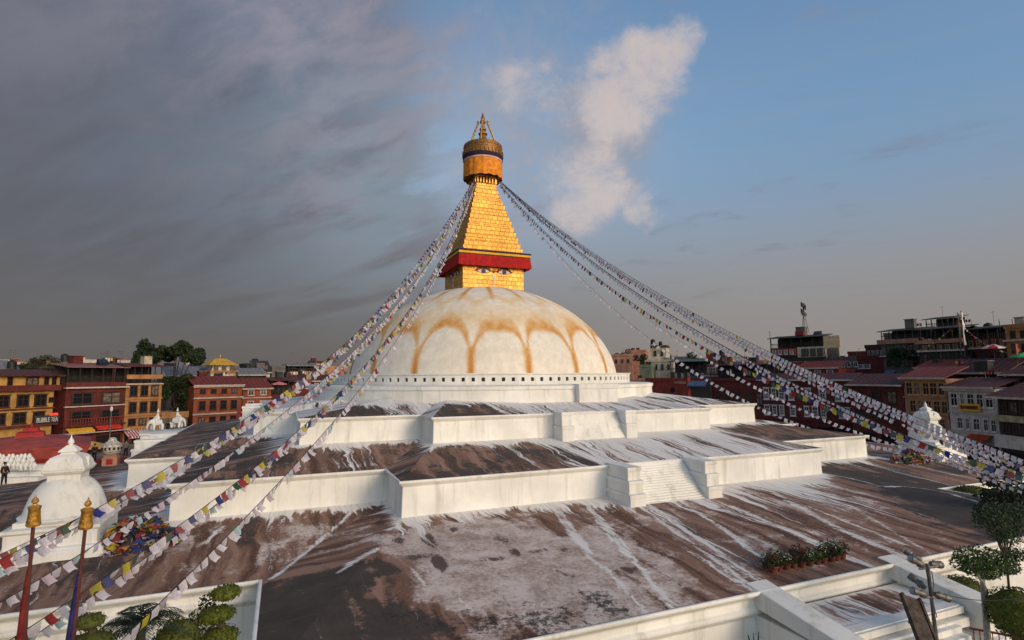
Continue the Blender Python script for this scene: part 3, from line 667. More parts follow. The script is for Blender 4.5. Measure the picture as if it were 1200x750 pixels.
chorten(-31.35, -29.3, .87, 'white round domed chorten beside the bigger heap of flags, left')
chorten(34.8, -28.3, .87, 'white chorten half hidden by dense white prayer flags on the right corner')
# low white side shrines on the left stair, seen beyond the middle terrace
def small_shrine(x, y, s, lab, cat='shrine'):
    c = empty('stone_shrine', (x, y, 0), 0, lab, cat); return c

# ------------------------------------------------------------------ prayer flags
FC = {'w': (.66, .61, .68), 'p': (.60, .46, .54), 'b': (.025, .035, .19), 'r': (.32, .018, .024), 'g': (.016, .075, .038), 'y': (.52, .42, .035), 't': (.42, .56, .60), 'k': (.025, .022, .03), 'o': (.62, .22, .05)}
FM = {k: mat('flag_cloth_'+n, FC[k], .9, 0, .12, 3, .1, 8) for k, n in (('w', 'white'), ('p', 'pink'), ('b', 'blue'), ('r', 'red'), ('g', 'green'), ('y', 'yellow'), ('t', 'pale_blue'), ('k', 'black'), ('o', 'orange'))}
for k in FM:
    nt_ = FM[k].node_tree; q_ = NB(nt_); p_ = nt_.nodes['Principled BSDF']; old = p_.inputs['Base Color'].links[0].from_socket
    to_ = q_.n('ShaderNodeTexCoord').outputs['Object']; rnd = q_.n('ShaderNodeObjectInfo').outputs['Random']
    pr_ = q_.noise(q_.scale(to_, (60, 60, 22)), 1.0, 2, .5); inner = q_.n('ShaderNodeSeparateXYZ'); nt_.links.new(to_, inner.inputs[0])
    ins = q_.math('MULTIPLY', q_.math('LESS_THAN', q_.math('ABSOLUTE', inner.outputs[0]), .115), q_.math('MULTIPLY', q_.math('LESS_THAN', inner.outputs[2], -.04), q_.math('GREATER_THAN', inner.outputs[2], -.27)))
    c1 = q_.mix(q_.math('MULTIPLY', q_.math('MULTIPLY', q_.ramp(pr_, .48, .56), ins), .55), old, tuple(x*.25 for x in FC[k]))        # block printed prayers
    c2 = q_.mix(q_.math('MULTIPLY', rnd, .45), c1, tuple(.25+.35*x for x in FC[k])); nt_.links.new(c2, p_.inputs['Base Color'])     # each flag faded differently
    pb = FM[k].node_tree.nodes['Principled BSDF']
    nt = FM[k].node_tree; b_ = NB(nt); out = [n for n in nt.nodes if n.type == 'OUTPUT_MATERIAL'][0]
    tr = b_.n('ShaderNodeBsdfTranslucent'); tr.inputs[0].default_value = (*FC[k], 1); mx = b_.n('ShaderNodeMixShader'); mx.inputs[0].default_value = .3
    nt.links.new(pb.outputs[0], mx.inputs[1]); nt.links.new(tr.outputs[0], mx.inputs[2]); nt.links.new(mx.outputs[0], out.inputs[0])
cordm = mat('dark_cord', (.03, .026, .028), .9, bump=0)
def flag_verts(kind, seed, w=.30, h=.33):
    r = random.Random(seed); vs = []; fs = []; nx, nz = 4, 3; ph = r.uniform(0, 6); am = r.uniform(.02, .07); lean = r.uniform(-.12, .12); curl = r.uniform(-.1, .12)
    for j in range(nz+1):
        for i in range(nx+1):
            x = (i/nx-.5)*w*(1-.10*j/nz*abs(curl)*8); t = j/nz
            vs.append((x+lean*t*t, am*math.sin(ph+i*1.5)*t+curl*t*t, -h*t+.03*math.sin(ph+i*1.1)*t))
    for j in range(nz):
        for i in range(nx):
            a = j*(nx+1)+i; fs.append((a, a+1, a+nx+2, a+nx+1))
    return vs, fs
FMesh = {}
for k in FM:
    for s in range(4):
        vs, fs = flag_verts(k, s*7+1); mb = MB(); mb.add(vs, fs); FMesh[(k, s)] = mb.mesh('flag', FM[k], True)
def rotz(vs, M): return [tuple(M @ Vector(v)) for v in vs]
NSTR = 0
def prayer_string(A, end, vias, pattern, label, group, sp=.36, size=1.0, zend=None, gap=0, swing=.5, seed=1, cord=.012, tang=.75):
    global NSTR
    r = random.Random(seed*13+5); A = np.array(A, float); E = np.array(end, float)
    T = np.linspace(0, 1, 240)
    def curve(s, T=T): return A[None]+(E-A)[None]*T[:, None]-np.array([0, 0, 1])[None]*(4*s*T*(1-T))[:, None]
    best = None
    for s in np.linspace(-2, 14, 81):
        C = curve(s); P = np.array([proj(c) for c in C]); e = sum(np.min(np.hypot(P[:, 0]-u, P[:, 1]-v))**2 for u, v in vias)
        if best is None or e < best[0]: best = (e, s)
    s = best[1]; L = np.linalg.norm(E-A)*1.02; n = int(L/sp)
    root = empty('prayer_flag_string', tuple(E), 0, label, 'prayer flags', group); E0 = E
    cpts = [tuple(c-E) for c in curve(s, np.linspace(0, 1, 60))]
    MB().tube(cpts, cord, 5).build('cord', cordm, root)
    items = []
    for i in range(n):
        t = (i+.5)/n
        if gap and r.random() < gap: continue
        c = curve(s, np.array([t-.002, t, t+.002])); tg = Vector(c[2]-c[0]).normalized(); p = Vector(c[1]-E)
        yaw = math.atan2(tg.y, tg.x); pit = math.asin(tg.z)
        k = pattern(i, r); k = k[0] if isinstance(k, str) else k
        M = Matrix.Translation(p) @ Matrix.Rotation(yaw+r.uniform(-swing, swing)*.5, 4, 'Z') @ Matrix.Rotation(-pit*tang+r.uniform(-.1, .1), 4, 'Y') @ Matrix.Rotation(r.gauss(0, swing*.6), 4, 'X') @ Matrix.Scale(size*.84*r.uniform(.8, 1.12), 4)
        items.append((np.linalg.norm(c[1]-CAM), k, M, c[1]))
    def seen(q):
        u, v = proj(q); return -10 < u < 1210 and -10 < v < 760
    items.sort(key=lambda q: (not seen(q[3]), q[0]))
    for d, k, M, _ in items[:100]:
        o = link('flag', FMesh[(k, r.randrange(4))], root); o.matrix_local = M
    kinds = sorted(FM); mb = MB()
    for d, k, M, _ in items[100:]:
        vs, fs = flag_verts(k, r.randrange(4)*7+1); mb.cur = kinds.index(k); mb.add(rotz(vs, M), fs)
    if mb.f:
        o = mb.build('flag', [FM[k] for k in kinds], root, smooth=True); tag(o, kind='stuff')
    NSTR += 1
    return root
def five(colors, w=0):
    return lambda i, r: ('w' if r.random() < w else colors[i % len(colors)])
WH = lambda i, r: r.choice('wwwwwwwwpt' if r.random() < .965 else 'wbrgy')
GW = 'prayer flag strings hung from the golden tower'
AL = at(556, 209, 67.0); AL2 = at(557, 213, 66.5); AR = at(586, 212, 67.3); AR2 = at(586, 216, 67.0)
D3 = lambda u, v, d: at(u, v, d)
# left side
prayer_string(AL, D3(-70, 692, 13.5), [(523, 247), (443, 358), (279, 498), (130, 598)], five('bwrgyw', .1), 'coloured flag string, uppermost of the left bundle, crossing in front of the white chorten', GW, .37, seed=1, size=1.1)
prayer_string(AL, D3(-70, 702, 14.5), [(440, 366), (275, 506), (132, 604)], WH, 'white flag string hanging just under the uppermost coloured string on the left', GW, .34, seed=2)
prayer_string(AL, D3(-70, 680, 17), [(400, 410), (300, 490), (215, 545)], five('yrwbgw', .25), 'mixed colour flag string ending behind the chorten on the left', GW, .36, seed=3)
prayer_string(AL2, D3(-60, 742, 13.5), [(262, 532), (184, 590), (124, 633), (45, 684)], WH, 'white flag string running past the right foot of the left chorten', GW, .36, seed=4, size=1.05)
prayer_string(AL2, D3(-40, 783, 11.5), [(360, 466), (298, 540), (251, 594), (167, 669), (109, 711)], five('rbgywbyrgw', .12), 'coloured flag string crossing the lowest terrace below the heap of flags on the left', GW, .37, seed=5, size=1.12)
prayer_string(AL2, D3(-35, 795, 12), [(352, 490), (290, 556), (240, 612), (160, 683)], WH, 'white flag string just under the coloured one crossing the lowest terrace on the left', GW, .35, seed=6)
prayer_string(AL2, D3(100, 790, 11), [(400, 478), (358, 530), (302, 594), (222, 675)], WH, 'lowest white flag string on the left, dropping past the green topiary', GW, .34, seed=7, swing=.35)
prayer_string(AL, D3(150, 566, 40), [(470, 325), (385, 428), (330, 466)], lambda i, r: r.choice('wkwwgrb'), 'flag string of white and dark flags going down to the far left terrace corner', GW, .40, seed=8)
prayer_string(AL2, D3(20, 600, 34), [(474, 350), (395, 440), (345, 478)], lambda i, r: r.choice('wwkwyrw'), 'flag string passing close to the left shoulder of the dome, white with dark ones', GW, .40, seed=9)
prayer_string(AL2, D3(190, 545, 44), [(505, 300), (470, 352), (400, 432)], lambda i, r: r.choice('wkwpw'), 'steepest flag string on the left, brushing the edge of the dome', GW, .45, seed=10)
# right side
prayer_string(AR, D3(1290, 572, 26), [(640, 256), (770, 341), (940, 432), (1062, 484), (1129, 512), (1200, 541)], WH, 'topmost white flag string on the right', GW, .31, seed=11, size=.86)
prayer_string(AR, D3(1290, 580, 26.4), [(640, 259), (770, 346), (940, 439), (1062, 492)], WH, 'white flag string directly below the topmost one on the right', GW, .33, seed=12, size=.86)
prayer_string(AR, D3(1290, 575, 26.8), [(640, 257), (770, 344), (940, 436), (1062, 489)], WH, 'second white flag string close behind the topmost one on the right', GW, .32, seed=22, size=.86)
prayer_string(AR, D3(1290, 590, 26), [(770, 352), (940, 446), (1062, 497), (1190, 541)], lambda i, r: r.choice('bwrwgwywpwwwww'), 'string mixing white with small coloured flags in the middle of the right bundle', GW, .35, seed=13, size=.86, gap=.1)
prayer_string(AR, D3(1290, 602, 25.5), [(770, 360), (836, 399), (940, 454), (989, 479), (1062, 505)], WH, 'white flag string in the lower half of the right bundle, over a thick dark cord', GW, .33, seed=14, size=.86, cord=.03)
prayer_string(AR, D3(1290, 612, 25), [(770, 366), (850, 411), (940, 462), (1047, 504)], WH, 'lower white flag string of the right bundle with clear gaps between flags', GW, .38, seed=15, size=.86, gap=.05)
prayer_string(AR2, D3(1290, 585, 23), [(594, 221), (652, 291), (690, 322), (753, 366), (841, 416), (967, 471), (1064, 509), (1157, 541)], five('rgybw', .05), 'bright five colour flag string hanging lowest in the right bundle', GW, .40, seed=16, size=1.1)
prayer_string(AR2, D3(1105, 536, 49), [(690, 330), (760, 372), (836, 420), (915, 470), (1000, 503)], lambda i, r: 'w', 'upper of the two long white strings sagging to the right terrace corner', GW, .62, seed=17, swing=.3, size=1.15)
prayer_string(AR2, D3(1062, 528, 50), [(698, 348), (734, 372), (800, 425), (858, 460), (940, 495)], lambda i, r: 'w', 'lower of the two long white strings sagging to the right terrace corner', GW, .60, seed=18, swing=.3, size=1.2)
prayer_string(at(1078, 497, 47), D3(1215, 560, 29), [(1130, 528)], WH, 'short white flag string from the right chorten towards the frame edge', 'short flag strings at the right chorten', .33, seed=19)
prayer_string(at(1050, 510, 47.5), D3(1225, 566, 29), [(1120, 540)], lambda i, r: r.choice('wwwtp'), 'short pale flag string low across the right chorten plinth', 'short flag strings at the right chorten', .34, seed=20)
prayer_string(at(1066, 500, 45.6), D3(1210, 552, 31), [(1120, 520)], WH, 'short white flag string across the middle of the right chorten', 'short flag strings at the right chorten', .30, seed=21)

# heaps of folded prayer flags: nobody could count them
def heap(c, rx, ry, h, n, seed, label, dark=.2):
    r = random.Random(seed); kinds = sorted(FM); mb = MB()
    for i in range(n):
        a = r.uniform(0, 2*math.pi); q = math.sqrt(r.random())
        x, y = rx*q*math.cos(a), ry*q*math.sin(a); z = h*(1-q**2.2)*r.uniform(.75, 1.0)*(1+.25*math.sin(3*a+seed))
        k = r.choices('ryggbbwpokt', [3, 3, 2, 2, 2, 1, 1, .6, 1, 1.4, .6])[0]
        vs, fs = flag_verts(k, r.randrange(4)*7+1, r.uniform(.25, .42), r.uniform(.22, .4)); mb.cur = kinds.index(k)
        M = Matrix.Translation((x, y, z+.06)) @ Matrix.Rotation(r.uniform(0, 6.3), 4, 'Z') @ Matrix.Rotation(r.uniform(-1.5, 1.5), 4, 'X') @ Matrix.Rotation(r.uniform(-.8, .8), 4, 'Y')
        mb.add(rotz(vs, M), fs)
    o = mb.build('flag_heap', [FM[k] for k in kinds], None, smooth=False, loc=c); tag(o, label, 'heap of flags')
    core = MB(); core.lathe([(1.0, 0), (.85, h*.25), (.5, h*.5), (.2, h*.6)], 14, (0, 0, 0), sx=rx*.85, sy=ry*.85); core.build('packed_flags', mat('packed_dark_cloth', (.05, .04, .045), .9, var=.5, vs=5), o)
    return o
q = onz(160, 650, ZC+.15); heap((q[0], q[1]+.3, ZC+.28), 2.0, 1.45, 1.35, 800, 3, 'big bright heap of bundled prayer flags beside the left chorten')
q = onz(1072, 546, ZC+.25); heap((q[0], q[1]+.3, ZC+.30), 2.9, 1.2, 1.15, 620, 5, 'dark mottled heap of prayer flags in front of the right chorten')

# ------------------------------------------------------------------ buildings round the plaza
def wallm(name, c, streak=.5, var=.2): return mat(name, c, .85, 0, var, .7, .2, 12, streak)
W_yel = wallm('ochre_yellow_wall', (.46, .26, .075)); W_mar = wallm('maroon_wall', (.13, .026, .022)); W_tan = wallm('orange_tan_wall', (.40, .19, .07)); W_brk = wallm('orange_brick_wall', (.30, .08, .036))
W_red = wallm('brick_red_wall', (.27, .045, .032)); W_dred = wallm('dark_brick_wall', (.12, .024, .020)); W_gry = wallm('grey_concrete_wall', (.13, .115, .105)); W_crm = wallm('cream_wall', (.52, .44, .32)); W_wht = wallm('off_white_wall', (.55, .50, .46))
W_drk = wallm('dark_wall', (.045, .04, .038)); W_pnk = wallm('salmon_wall', (.42, .21, .14)); W_grn = wallm('grey_green_wall', (.17, .19, .13))  # W_drk: one very dark tone for walls, sheds and roofs
R_mar = mat('maroon_sheet_roof', (.095, .026, .024), .6, 0, .3, 2, .2, 10, .4); R_red = mat('red_sheet_roof', (.19, .036, .025), .6, 0, .25, 2, .2, 10, .4); R_gry = mat('grey_sheet_roof', (.22, .22, .23), .55, .2, .25, 2, .2, 10, .4); R_rose = mat('faded_rose_roof', (.26, .12, .11), .7, 0, .25, 2, .2, 10, .4)
F_brn = mat('brown_window_wood', (.055, .025, .018), .6, bump=0); F_wht = mat('white_window_frame', (.62, .58, .54), .6, bump=0); F_tan = mat('tan_window_frame', (.48, .26, .12), .6, bump=0)
def glass():
    m = bpy.data.materials.new('window_glass'); m.use_nodes = True; p = m.node_tree.nodes['Principled BSDF']; p.inputs['Base Color'].default_value = (.012, .012, .014, 1); p.inputs['Roughness'].default_value = .12; p.inputs['Specular IOR Level'].default_value = .5; return m
GL = glass(); TRIM = mat('pale_trim', (.52, .44, .37), .7, streak=.4); DKI = mat('interior_shade', (.016, .012, .011), .9, bump=0); BLK = mat('black_plastic', (.02, .02, .022), .5, bump=0); STL = mat('weathered_steel', (.13, .13, .13), .5, .6)  # DKI: near-black colour that paints the shade inside openings
WM = {}; WC = [0]
def win_mesh(style):
    if style in WM: return WM[style]
    fm = {'brown': F_brn, 'white': F_wht, 'tan': F_tan, 'grid': F_wht, 'plain': F_brn}[style]; t = .10 if style != 'grid' else .12
    m = MB(); m.box(-.5, -.5+t, -.12, .02, 0, 1); m.box(.5-t, .5, -.12, .02, 0, 1); m.box(-.5+t, .5-t, -.12, .02, 0, t*.7); m.box(-.5+t, .5-t, -.12, .02, 1-t*.7, 1)
    m.box(-.58, .58, -.20, -.001, -.07, -.004); 
    if style != 'plain': m.box(-.6, .6, -.17, -.001, 1.004, 1.06)
    m.box(-.025, .025, -.09, .0, t*.7, 1-t*.7); m.box(-.5+t, -.03, -.085, .0, .60, .64); m.box(.03, .5-t, -.085, .0, .60, .64)
    if style == 'grid':
        for x in (-.27, .27): m.box(x-.02, x+.02, -.08, 0, t*.7, .6)
        m.box(-.4, .4, -.082, 0, .30, .335)
    p = MB().box(-.5+t*.5, .5-t*.5, -.045, .01, t*.3, 1-t*.3)
    p2 = MB().box(-.5+t*.5, .5-t*.5, -.045, .01, t*.3, 1-t*.3); WM[style+'_c'] = p2.mesh('pane', mat('drawn_curtain', (.16, .12, .09), .7, 0, .5, 3, 0))
    WM[style] = (m.mesh('window', fm), p.mesh('pane', GL)); return WM[style]
def window(parent, x, z, w, h, style, y=0):
    a, b = win_mesh(style); f = link('window', a, parent, loc=(x, y, z), scale=(w, 1, h)); o_ = link('pane', b, f); WC[0] += 1; o_.data = b if (WC[0]*7) % 5 else WM[style+'_c']; return f
railm = mat('dark_railing', (.03, .027, .025), .6, bump=0)
def building(name, label, u0, u1, R, vtop, wall, rows=(), depth=9, bands=(), roof=('flat', None), group=None, cat='building', vm=470, gz=0.0, R1=None, extra=None, wingap=.42, shop=True, vref=None):
    P0 = onring(u0, vref or 450, R); P1 = onring(u1, vref or 450, R1 or R)
    dx, dy = P1[0]-P0[0], P1[1]-P0[1]; W = math.hypot(dx, dy); rz = math.atan2(dy, dx)
    mx, my = (P0[0]+P1[0])/2, (P0[1]+P1[1])/2
    Z = lambda v: zat(mx, my, v)
    root = empty(name, (P0[0], P0[1], gz), rz, label, cat, group)
    zt = Z(vtop)
    w = MB().box(0, W, 0, depth, -gz, zt-gz).build('wall', wall, root)
    X = lambda u: (u-u0)/(u1-u0)*W
    for row in rows:
        vt, vb, n, style = row[:4]; z0, z1 = Z(vb)-gz, Z(vt)-gz
        if isinstance(n, int):
            mg = .06*W; p = (W-2*mg)/n
            for i in range(n): window(root, mg+p*(i+.5), z0, p*(row[4] if len(row) > 4 else .62), z1-z0, style)
        else:
            for a, b in n: window(root, X((a+b)/2), z0, abs(X(b)-X(a)), z1-z0, style)
    for bd in bands:
        v, h, mt = bd[:3]; pr = bd[3] if len(bd) > 3 else .18; z = Z(v)-gz
        MB().box(-pr*.5, W+pr*.5, -pr, .05, z-h/2, z+h/2).build('string_course', mt, root)
    k = roof[0]; ztl = zt-gz
    if k == 'flat':
        m = MB(); m.box(-.12, W+.12, -.14, .12, ztl-.1, ztl+.6); m.box(-.12, .12, .12, depth, ztl-.1, ztl+.6); m.box(W-.12, W+.12, .12, depth, ztl-.1, ztl+.6); m.build('parapet', roof[1] or wall, root)
    elif k == 'lean':         # sheet roof rising to the back
        zr = Z(roof[2])-gz+.3; oh = roof[3] if len(roof) > 3 else .7; d = min(depth, 4.5)
        m = MB(); y0, y1 = -oh, d; zz0 = ztl; t = .14
        m.add([(-.3, y0, zz0), (W+.3, y0, zz0), (W+.3, y1, zr), (-.3, y1, zr), (-.3, y0, zz0+t), (W+.3, y0, zz0+t), (W+.3, y1, zr+t), (-.3, y1, zr+t)], [(3, 2, 1, 0), (4, 5, 6, 7), (0, 1, 5, 4), (1, 2, 6, 5), (2, 3, 7, 6), (3, 0, 4, 7)])
        nr = int(W/.8)
        for i in range(nr+1):
            x = -.28+i*(W+.56)/nr; m.add([(x-.04, y0, zz0+t), (x+.04, y0, zz0+t), (x+.04, y1, zr+t), (x-.04, y1, zr+t), (x-.04, y0, zz0+t+.07), (x+.04, y0, zz0+t+.07), (x+.04, y1, zr+t+.07), (x-.04, y1, zr+t+.07)], [(4, 5, 6, 7), (0, 1, 5, 4), (1, 2, 6, 5), (3, 0, 4, 7)])
        m.build('roof', roof[1], root)
        MB().box(-.32, W+.32, y0-.06, y0-.002, zz0-.05, zz0+.22).build('fascia', TRIM, root)
    elif k == 'terrace':      # open roof terrace: posts, railing and a light sheet roof
        zr = Z(roof[2])-gz; m = MB()
        for i in range(6):
            for y in (.13, 4.0): m.box(.15+i*(W-.3)/5-.07, .15+i*(W-.3)/5+.07, y-.07, y+.07, ztl, zr)
        rh = min(.9, max(.2, (zr-ztl)*.6)); m.box(0, W, .06, .20, ztl+rh, ztl+rh+.08); m.box(.1, .2, .1, 4.05, ztl+rh-.1, ztl+rh-.02); m.box(.1, W-.1, 3.95, 4.05, ztl+rh*.5, ztl+rh*.5+.06); m.box(.1, .2, 3.9, 4.05, ztl, ztl+rh)
        for i in range(int(W/.3)): m.box(.1+i*.3, .14+i*.3, .11, .15, ztl, ztl+rh+.02)
        m.build('terrace_railing', roof[3] if len(roof) > 3 else railm, root)
        m = MB(); m.add([(-.4, -.6, zr), (W+.4, -.6, zr), (W+.4, 4.8, zr+.7), (-.4, 4.8, zr+.7), (-.4, -.6, zr+.14), (W+.4, -.6, zr+.14), (W+.4, 4.8, zr+.84), (-.4, 4.8, zr+.84)], [(3, 2, 1, 0), (4, 5, 6, 7), (0, 1, 5, 4), (1, 2, 6, 5), (2, 3, 7, 6), (3, 0, 4, 7)]); m.build('roof', roof[1], root)
        MB().box(.1, W-.1, 4.2, 4.4, ztl, zr+.4).build('terrace_wall', W_drk, root)
    # roof clutter
    cr_ = random.Random(sum(map(ord, name))+int(abs(u0)*7)); zrf = ztl+.1 if k == 'flat' else ((Z(roof[2])-gz)+.35 if k == 'lean' else (Z(roof[2])-gz)+.8); y0_ = 1.0 if k == 'flat' else (4.9 if k == 'lean' else 1.0)
    if name != 'gold_roofed_temple':
        if k == 'lean': zrf -= .1
        for i in range(max(1, int(W/3))):
            x = cr_.uniform(.4, W-.6); y = cr_.uniform(y0_, max(y0_+.2, depth-1)); t_ = cr_.random(); zb_ = zrf-(1.2 if k == 'lean' else .3 if k == 'flat' else .25)
            if t_ < .3: a_, b2, h_ = cr_.uniform(.8, 2.2), cr_.uniform(.8, 1.6), cr_.uniform(.9, 1.9); MB().box(x, x+a_, y, y+b2, zb_, zrf+h_-.1).build('roof_shed', cr_.choice([W_drk, W_dred, W_gry, W_red, W_crm]), root); MB().box(x-.12, x+a_+.12, y-.15, y+b2+.12, zrf+h_-.098, zrf+h_).build('shed_roof', cr_.choice([R_mar, R_gry, R_red]), root)
            elif t_ < .55: m = MB(); h_ = cr_.uniform(1.2, 3.0); m.tube([(x, y, zb_), (x, y, zrf+h_)], .03, 5); m.tube([(x-.4, y, zrf+h_*.9), (x+.4, y+.1, zrf+h_*.9)], .02, 4); m.build('roof_pole', STL, root)
            elif t_ < .8:
                m = MB(); L_ = cr_.uniform(1.5, 3); m.box(x, x+.05, y, y+.05, zb_, zrf+1.1); m.box(x+L_, x+L_+.05, y, y+.05, zb_, zrf+1.1); m.box(x, x+L_, y+.01, y+.03, zrf+1.03, zrf+1.06); o_ = m.build('clothes_line', STL, root)
                for q_ in range(int(L_/.45)): MB().box(x+.1+q_*.45, x+.42+q_*.45, y+.0, y+.04, zrf+1.04-cr_.uniform(.4, .8), zrf+1.05).build('cloth', cr_.choice([F_wht, W_red, W_dred, W_drk, yel, W_pnk]), o_)
            else: m = MB(); m.add([(x, y, zrf+.2), (x+1.6, y, zrf+.2), (x+1.6, y+.9, zrf+.8), (x, y+.9, zrf+.8), (x, y, zb_), (x+1.6, y, zb_), (x+1.6, y+.9, zb_), (x, y+.9, zb_)], [(0, 1, 2, 3), (4, 7, 6, 5), (0, 4, 5, 1), (1, 5, 6, 2), (2, 6, 7, 3), (3, 7, 4, 0)]); m.build('solar_heater', mat('dark_panel', (.02, .025, .04), .2, .2, bump=0), root)
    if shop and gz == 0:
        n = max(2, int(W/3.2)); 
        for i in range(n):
            m = MB().box((i+.08)*W/n, (i+.92)*W/n, -.06, .02, 0, 2.6); m.build('shopfront', DKI, root)  # flat panel, the open shop's inner shade is painted as near-black
    root['W'] = W; root['zt'] = zt; del root['W']; del root['zt']
    return root, W, Z, X
def text_on(parent, s, x, z, h, mt, y=-.2, name='lettering', wmax=None):
    cu = bpy.data.curves.new('t', 'FONT'); cu.body = s; cu.size = h*1.35; cu.extrude = .02; cu.align_x = 'CENTER'
    o = bpy.data.objects.new('t', cu); COL.objects.link(o); dg = bpy.context.evaluated_depsgraph_get(); me = bpy.data.meshes.new_from_object(o.evaluated_get(dg)); bpy.data.objects.remove(o)
    me.materials.clear(); me.materials.append(mt); t = link(name, me, parent, loc=(x, y, z), rot=(math.pi/2, 0, 0))
    if wmax:
        co = [v.co.x for v in me.vertices]; w = max(co)-min(co); t.scale = (wmax/w, 1, 1)
    return t
def awning(parent, x0, x1, z, mt, d=1.6, drop=.6, stripes=None):
    m = MB(); m.add([(x0, -.05, z), (x1, -.05, z), (x1, -d, z-drop), (x0, -d, z-drop), (x1, -d, z-drop-.25), (x0, -d, z-drop-.25)], [(0, 3, 2, 1), (3, 5, 4, 2)])
    m.add([(x0, -.05, z-.05), (x1, -.05, z-.05), (x1, -d+.02, z-drop-.05), (x0, -d+.02, z-drop-.05)], [(0, 1, 2, 3)])
    mats = [mt]
    if stripes:
        n = 9; mats = [mt, stripes]; m.cur = 1
        for i in range(n):
            a = x0+(x1-x0)*(i+.25)/n; b = x0+(x1-x0)*(i+.75)/n
            m.add([(a, -.06, z+.012), (b, -.06, z+.012), (b, -d-.01, z-drop+.012), (a, -d-.01, z-drop+.012), (b, -d-.012, z-drop-.26), (a, -d-.012, z-drop-.26)], [(0, 3, 2, 1), (3, 5, 4, 2)])
    return m.build('awning', mats if stripes else mt, parent)
# far left to right
b, W, Z, X = building('yellow_shop_house', 'ochre yellow house with brown windows and a bubble tea sign at far left', -30, 64, 76, 458, W_yel,
    rows=[(463, 477, [(-24, -12), (-5, 10), (18, 33), (39, 55)], 'brown'), (484, 497, [(-24, -12), (-5, 7), (15, 31), (39, 54)], 'brown')],
    bands=[(455, .9, W_mar, .9), (480, .22, W_mar, .25), (500, .3, W_mar, .8)], roof=('flat', W_mar), depth=10)
m = MB().box(X(2), X(78), 1.2, 8, Z(456), Z(440)).build('attic_storey', W_yel, b)
for a, c in ((12, 18), (34, 50), (57, 63), (67, 73)): window(b, X((a+c)/2), Z(452), X(c)-X(a), Z(442)-Z(452), 'brown', 1.2)
m = MB(); m.add([(X(0), .2, Z(441)), (X(80), .2, Z(441)), (X(80), 6, Z(434)), (X(0), 6, Z(434)), (X(0), .2, Z(441)+.25), (X(80), .2, Z(441)+.25), (X(80), 6, Z(434)+.25), (X(0), 6, Z(434)+.25)], [(3, 2, 1, 0), (4, 5, 6, 7), (0, 1, 5, 4), (1, 2, 6, 5), (2, 3, 7, 6), (3, 0, 4, 7)]); m.build('roof', R_mar, b)
sg = MB().box(X(37), X(68), -.9, -.75, Z(498), Z(489)).build('sign_board', W_drk, b); text_on(b, 'BUBBLE TEA', X(52.5), Z(497), Z(490.8)-Z(497), F_wht, -.93, wmax=X(66)-X(39))
MB().box(X(55), X(65), -1.1, -.85, Z(489.5), Z(486.5)).build('red_lamp_sign', emis('red_sign_glow', (.9, .05, .04), .6), b)
window(b, X(61), Z(473), .8, .8, 'plain')
b, W, Z, X = building('maroon_cafe_house', 'dark maroon house with open cafe terraces and yellow and red awnings', 78, 147, 76, 448, W_mar,
    rows=[(460, 473, [(84, 109), (118, 143)], 'brown'), (481, 494, [(84, 109), (118, 143)], 'brown')],
    bands=[(454, .25, TRIM, .7), (475.5, .18, TRIM, .35), (498, .2, R_mar, .5), (506, .15, TRIM, 1.2)], roof=('terrace', R_rose, 431), depth=9)
awning(b, X(80), X(109), Z(500), yel, 1.2, .5); awning(b, X(111), X(141), Z(498), mat('red_awning', (.62, .04, .02), .7), 1.3, .6)
m = MB(); 
for i in range(22): m.box(X(79+i*3.1), X(79+i*3.1)+.08, -.34, -.26, Z(498), Z(490))
m.box(0, W, -.34, -.26, Z(490), Z(490)+.1); m.build('balcony_railing', W_red, b)
b, W, Z, X = building('orange_tan_house', 'narrow orange tan house three windows wide with a red and white striped awning', 148, 190, 76, 449, W_tan,
    rows=[(452, 464, 3, 'brown', .72), (471, 483, 3, 'brown', .72), (490, 498, 3, 'brown', .72)], bands=[(450, .18, TRIM, .3), (467, .3, W_tan, .22), (486, .3, W_tan, .22)], roof=('terrace', R_mar, 430), depth=9)
MB().box(0, W, -.1, .3, Z(444), Z(439)).build('terrace_parapet', W_tan, b)
awning(b, X(147), X(176), Z(503), mat('red_striped_awning', (.45, .04, .05), .8), 2.2, 1.1, F_wht)
MB().box(X(176), X(192), -2, -.3, 0, Z(508)).build('shop_extension', W_drk, b)
b, W, Z, X = building('low_grey_shop', 'low grey shop with a planted roof edge between the dark tree and the brick house', 192, 222, 75, 489, W_gry, bands=[(484, .5, W_tan, .2)], roof=('flat', W_tan), depth=6)
b, W, Z, X = building('brick_house', 'orange brick house with three storeys of dark windows and white bands', 228, 284, 76, 452, W_brk,
    rows=[(455.5, 461, 4, 'plain', .55), (469, 480, 4, 'plain', .62), (487.5, 499, 4, 'plain', .62)], bands=[(453, .25, TRIM, .5), (466, .25, TRIM, .35), (484.5, .25, TRIM, .3)], roof=('lean', R_red, 443, .6), depth=11)
b, W, Z, X = building('brick_annexe', 'lower brick annexe with white framed windows right of the brick house', 285, 318, 77, 456, W_brk,
    rows=[(457, 463, 2, 'white', .5), (470, 477, 2, 'white', .5), (487, 497, 2, 'plain', .5)], bands=[(466, .2, TRIM, .3)], roof=('lean', R_red, 446, .6), depth=9)
building('terrace_cafe', 'brown rooftop cafe with railings behind the pink umbrella', 318, 352, 80, 462, W_mar, rows=[(466, 474, 4, 'plain')], roof=('terrace', R_mar, 446), depth=7)
building('red_row_house', 'dark red row house behind the left bundle of flags', 340, 420, 84, 447, W_dred, rows=[(449, 455, 7, 'white', .5)], roof=('lean', R_mar, 441), depth=8)
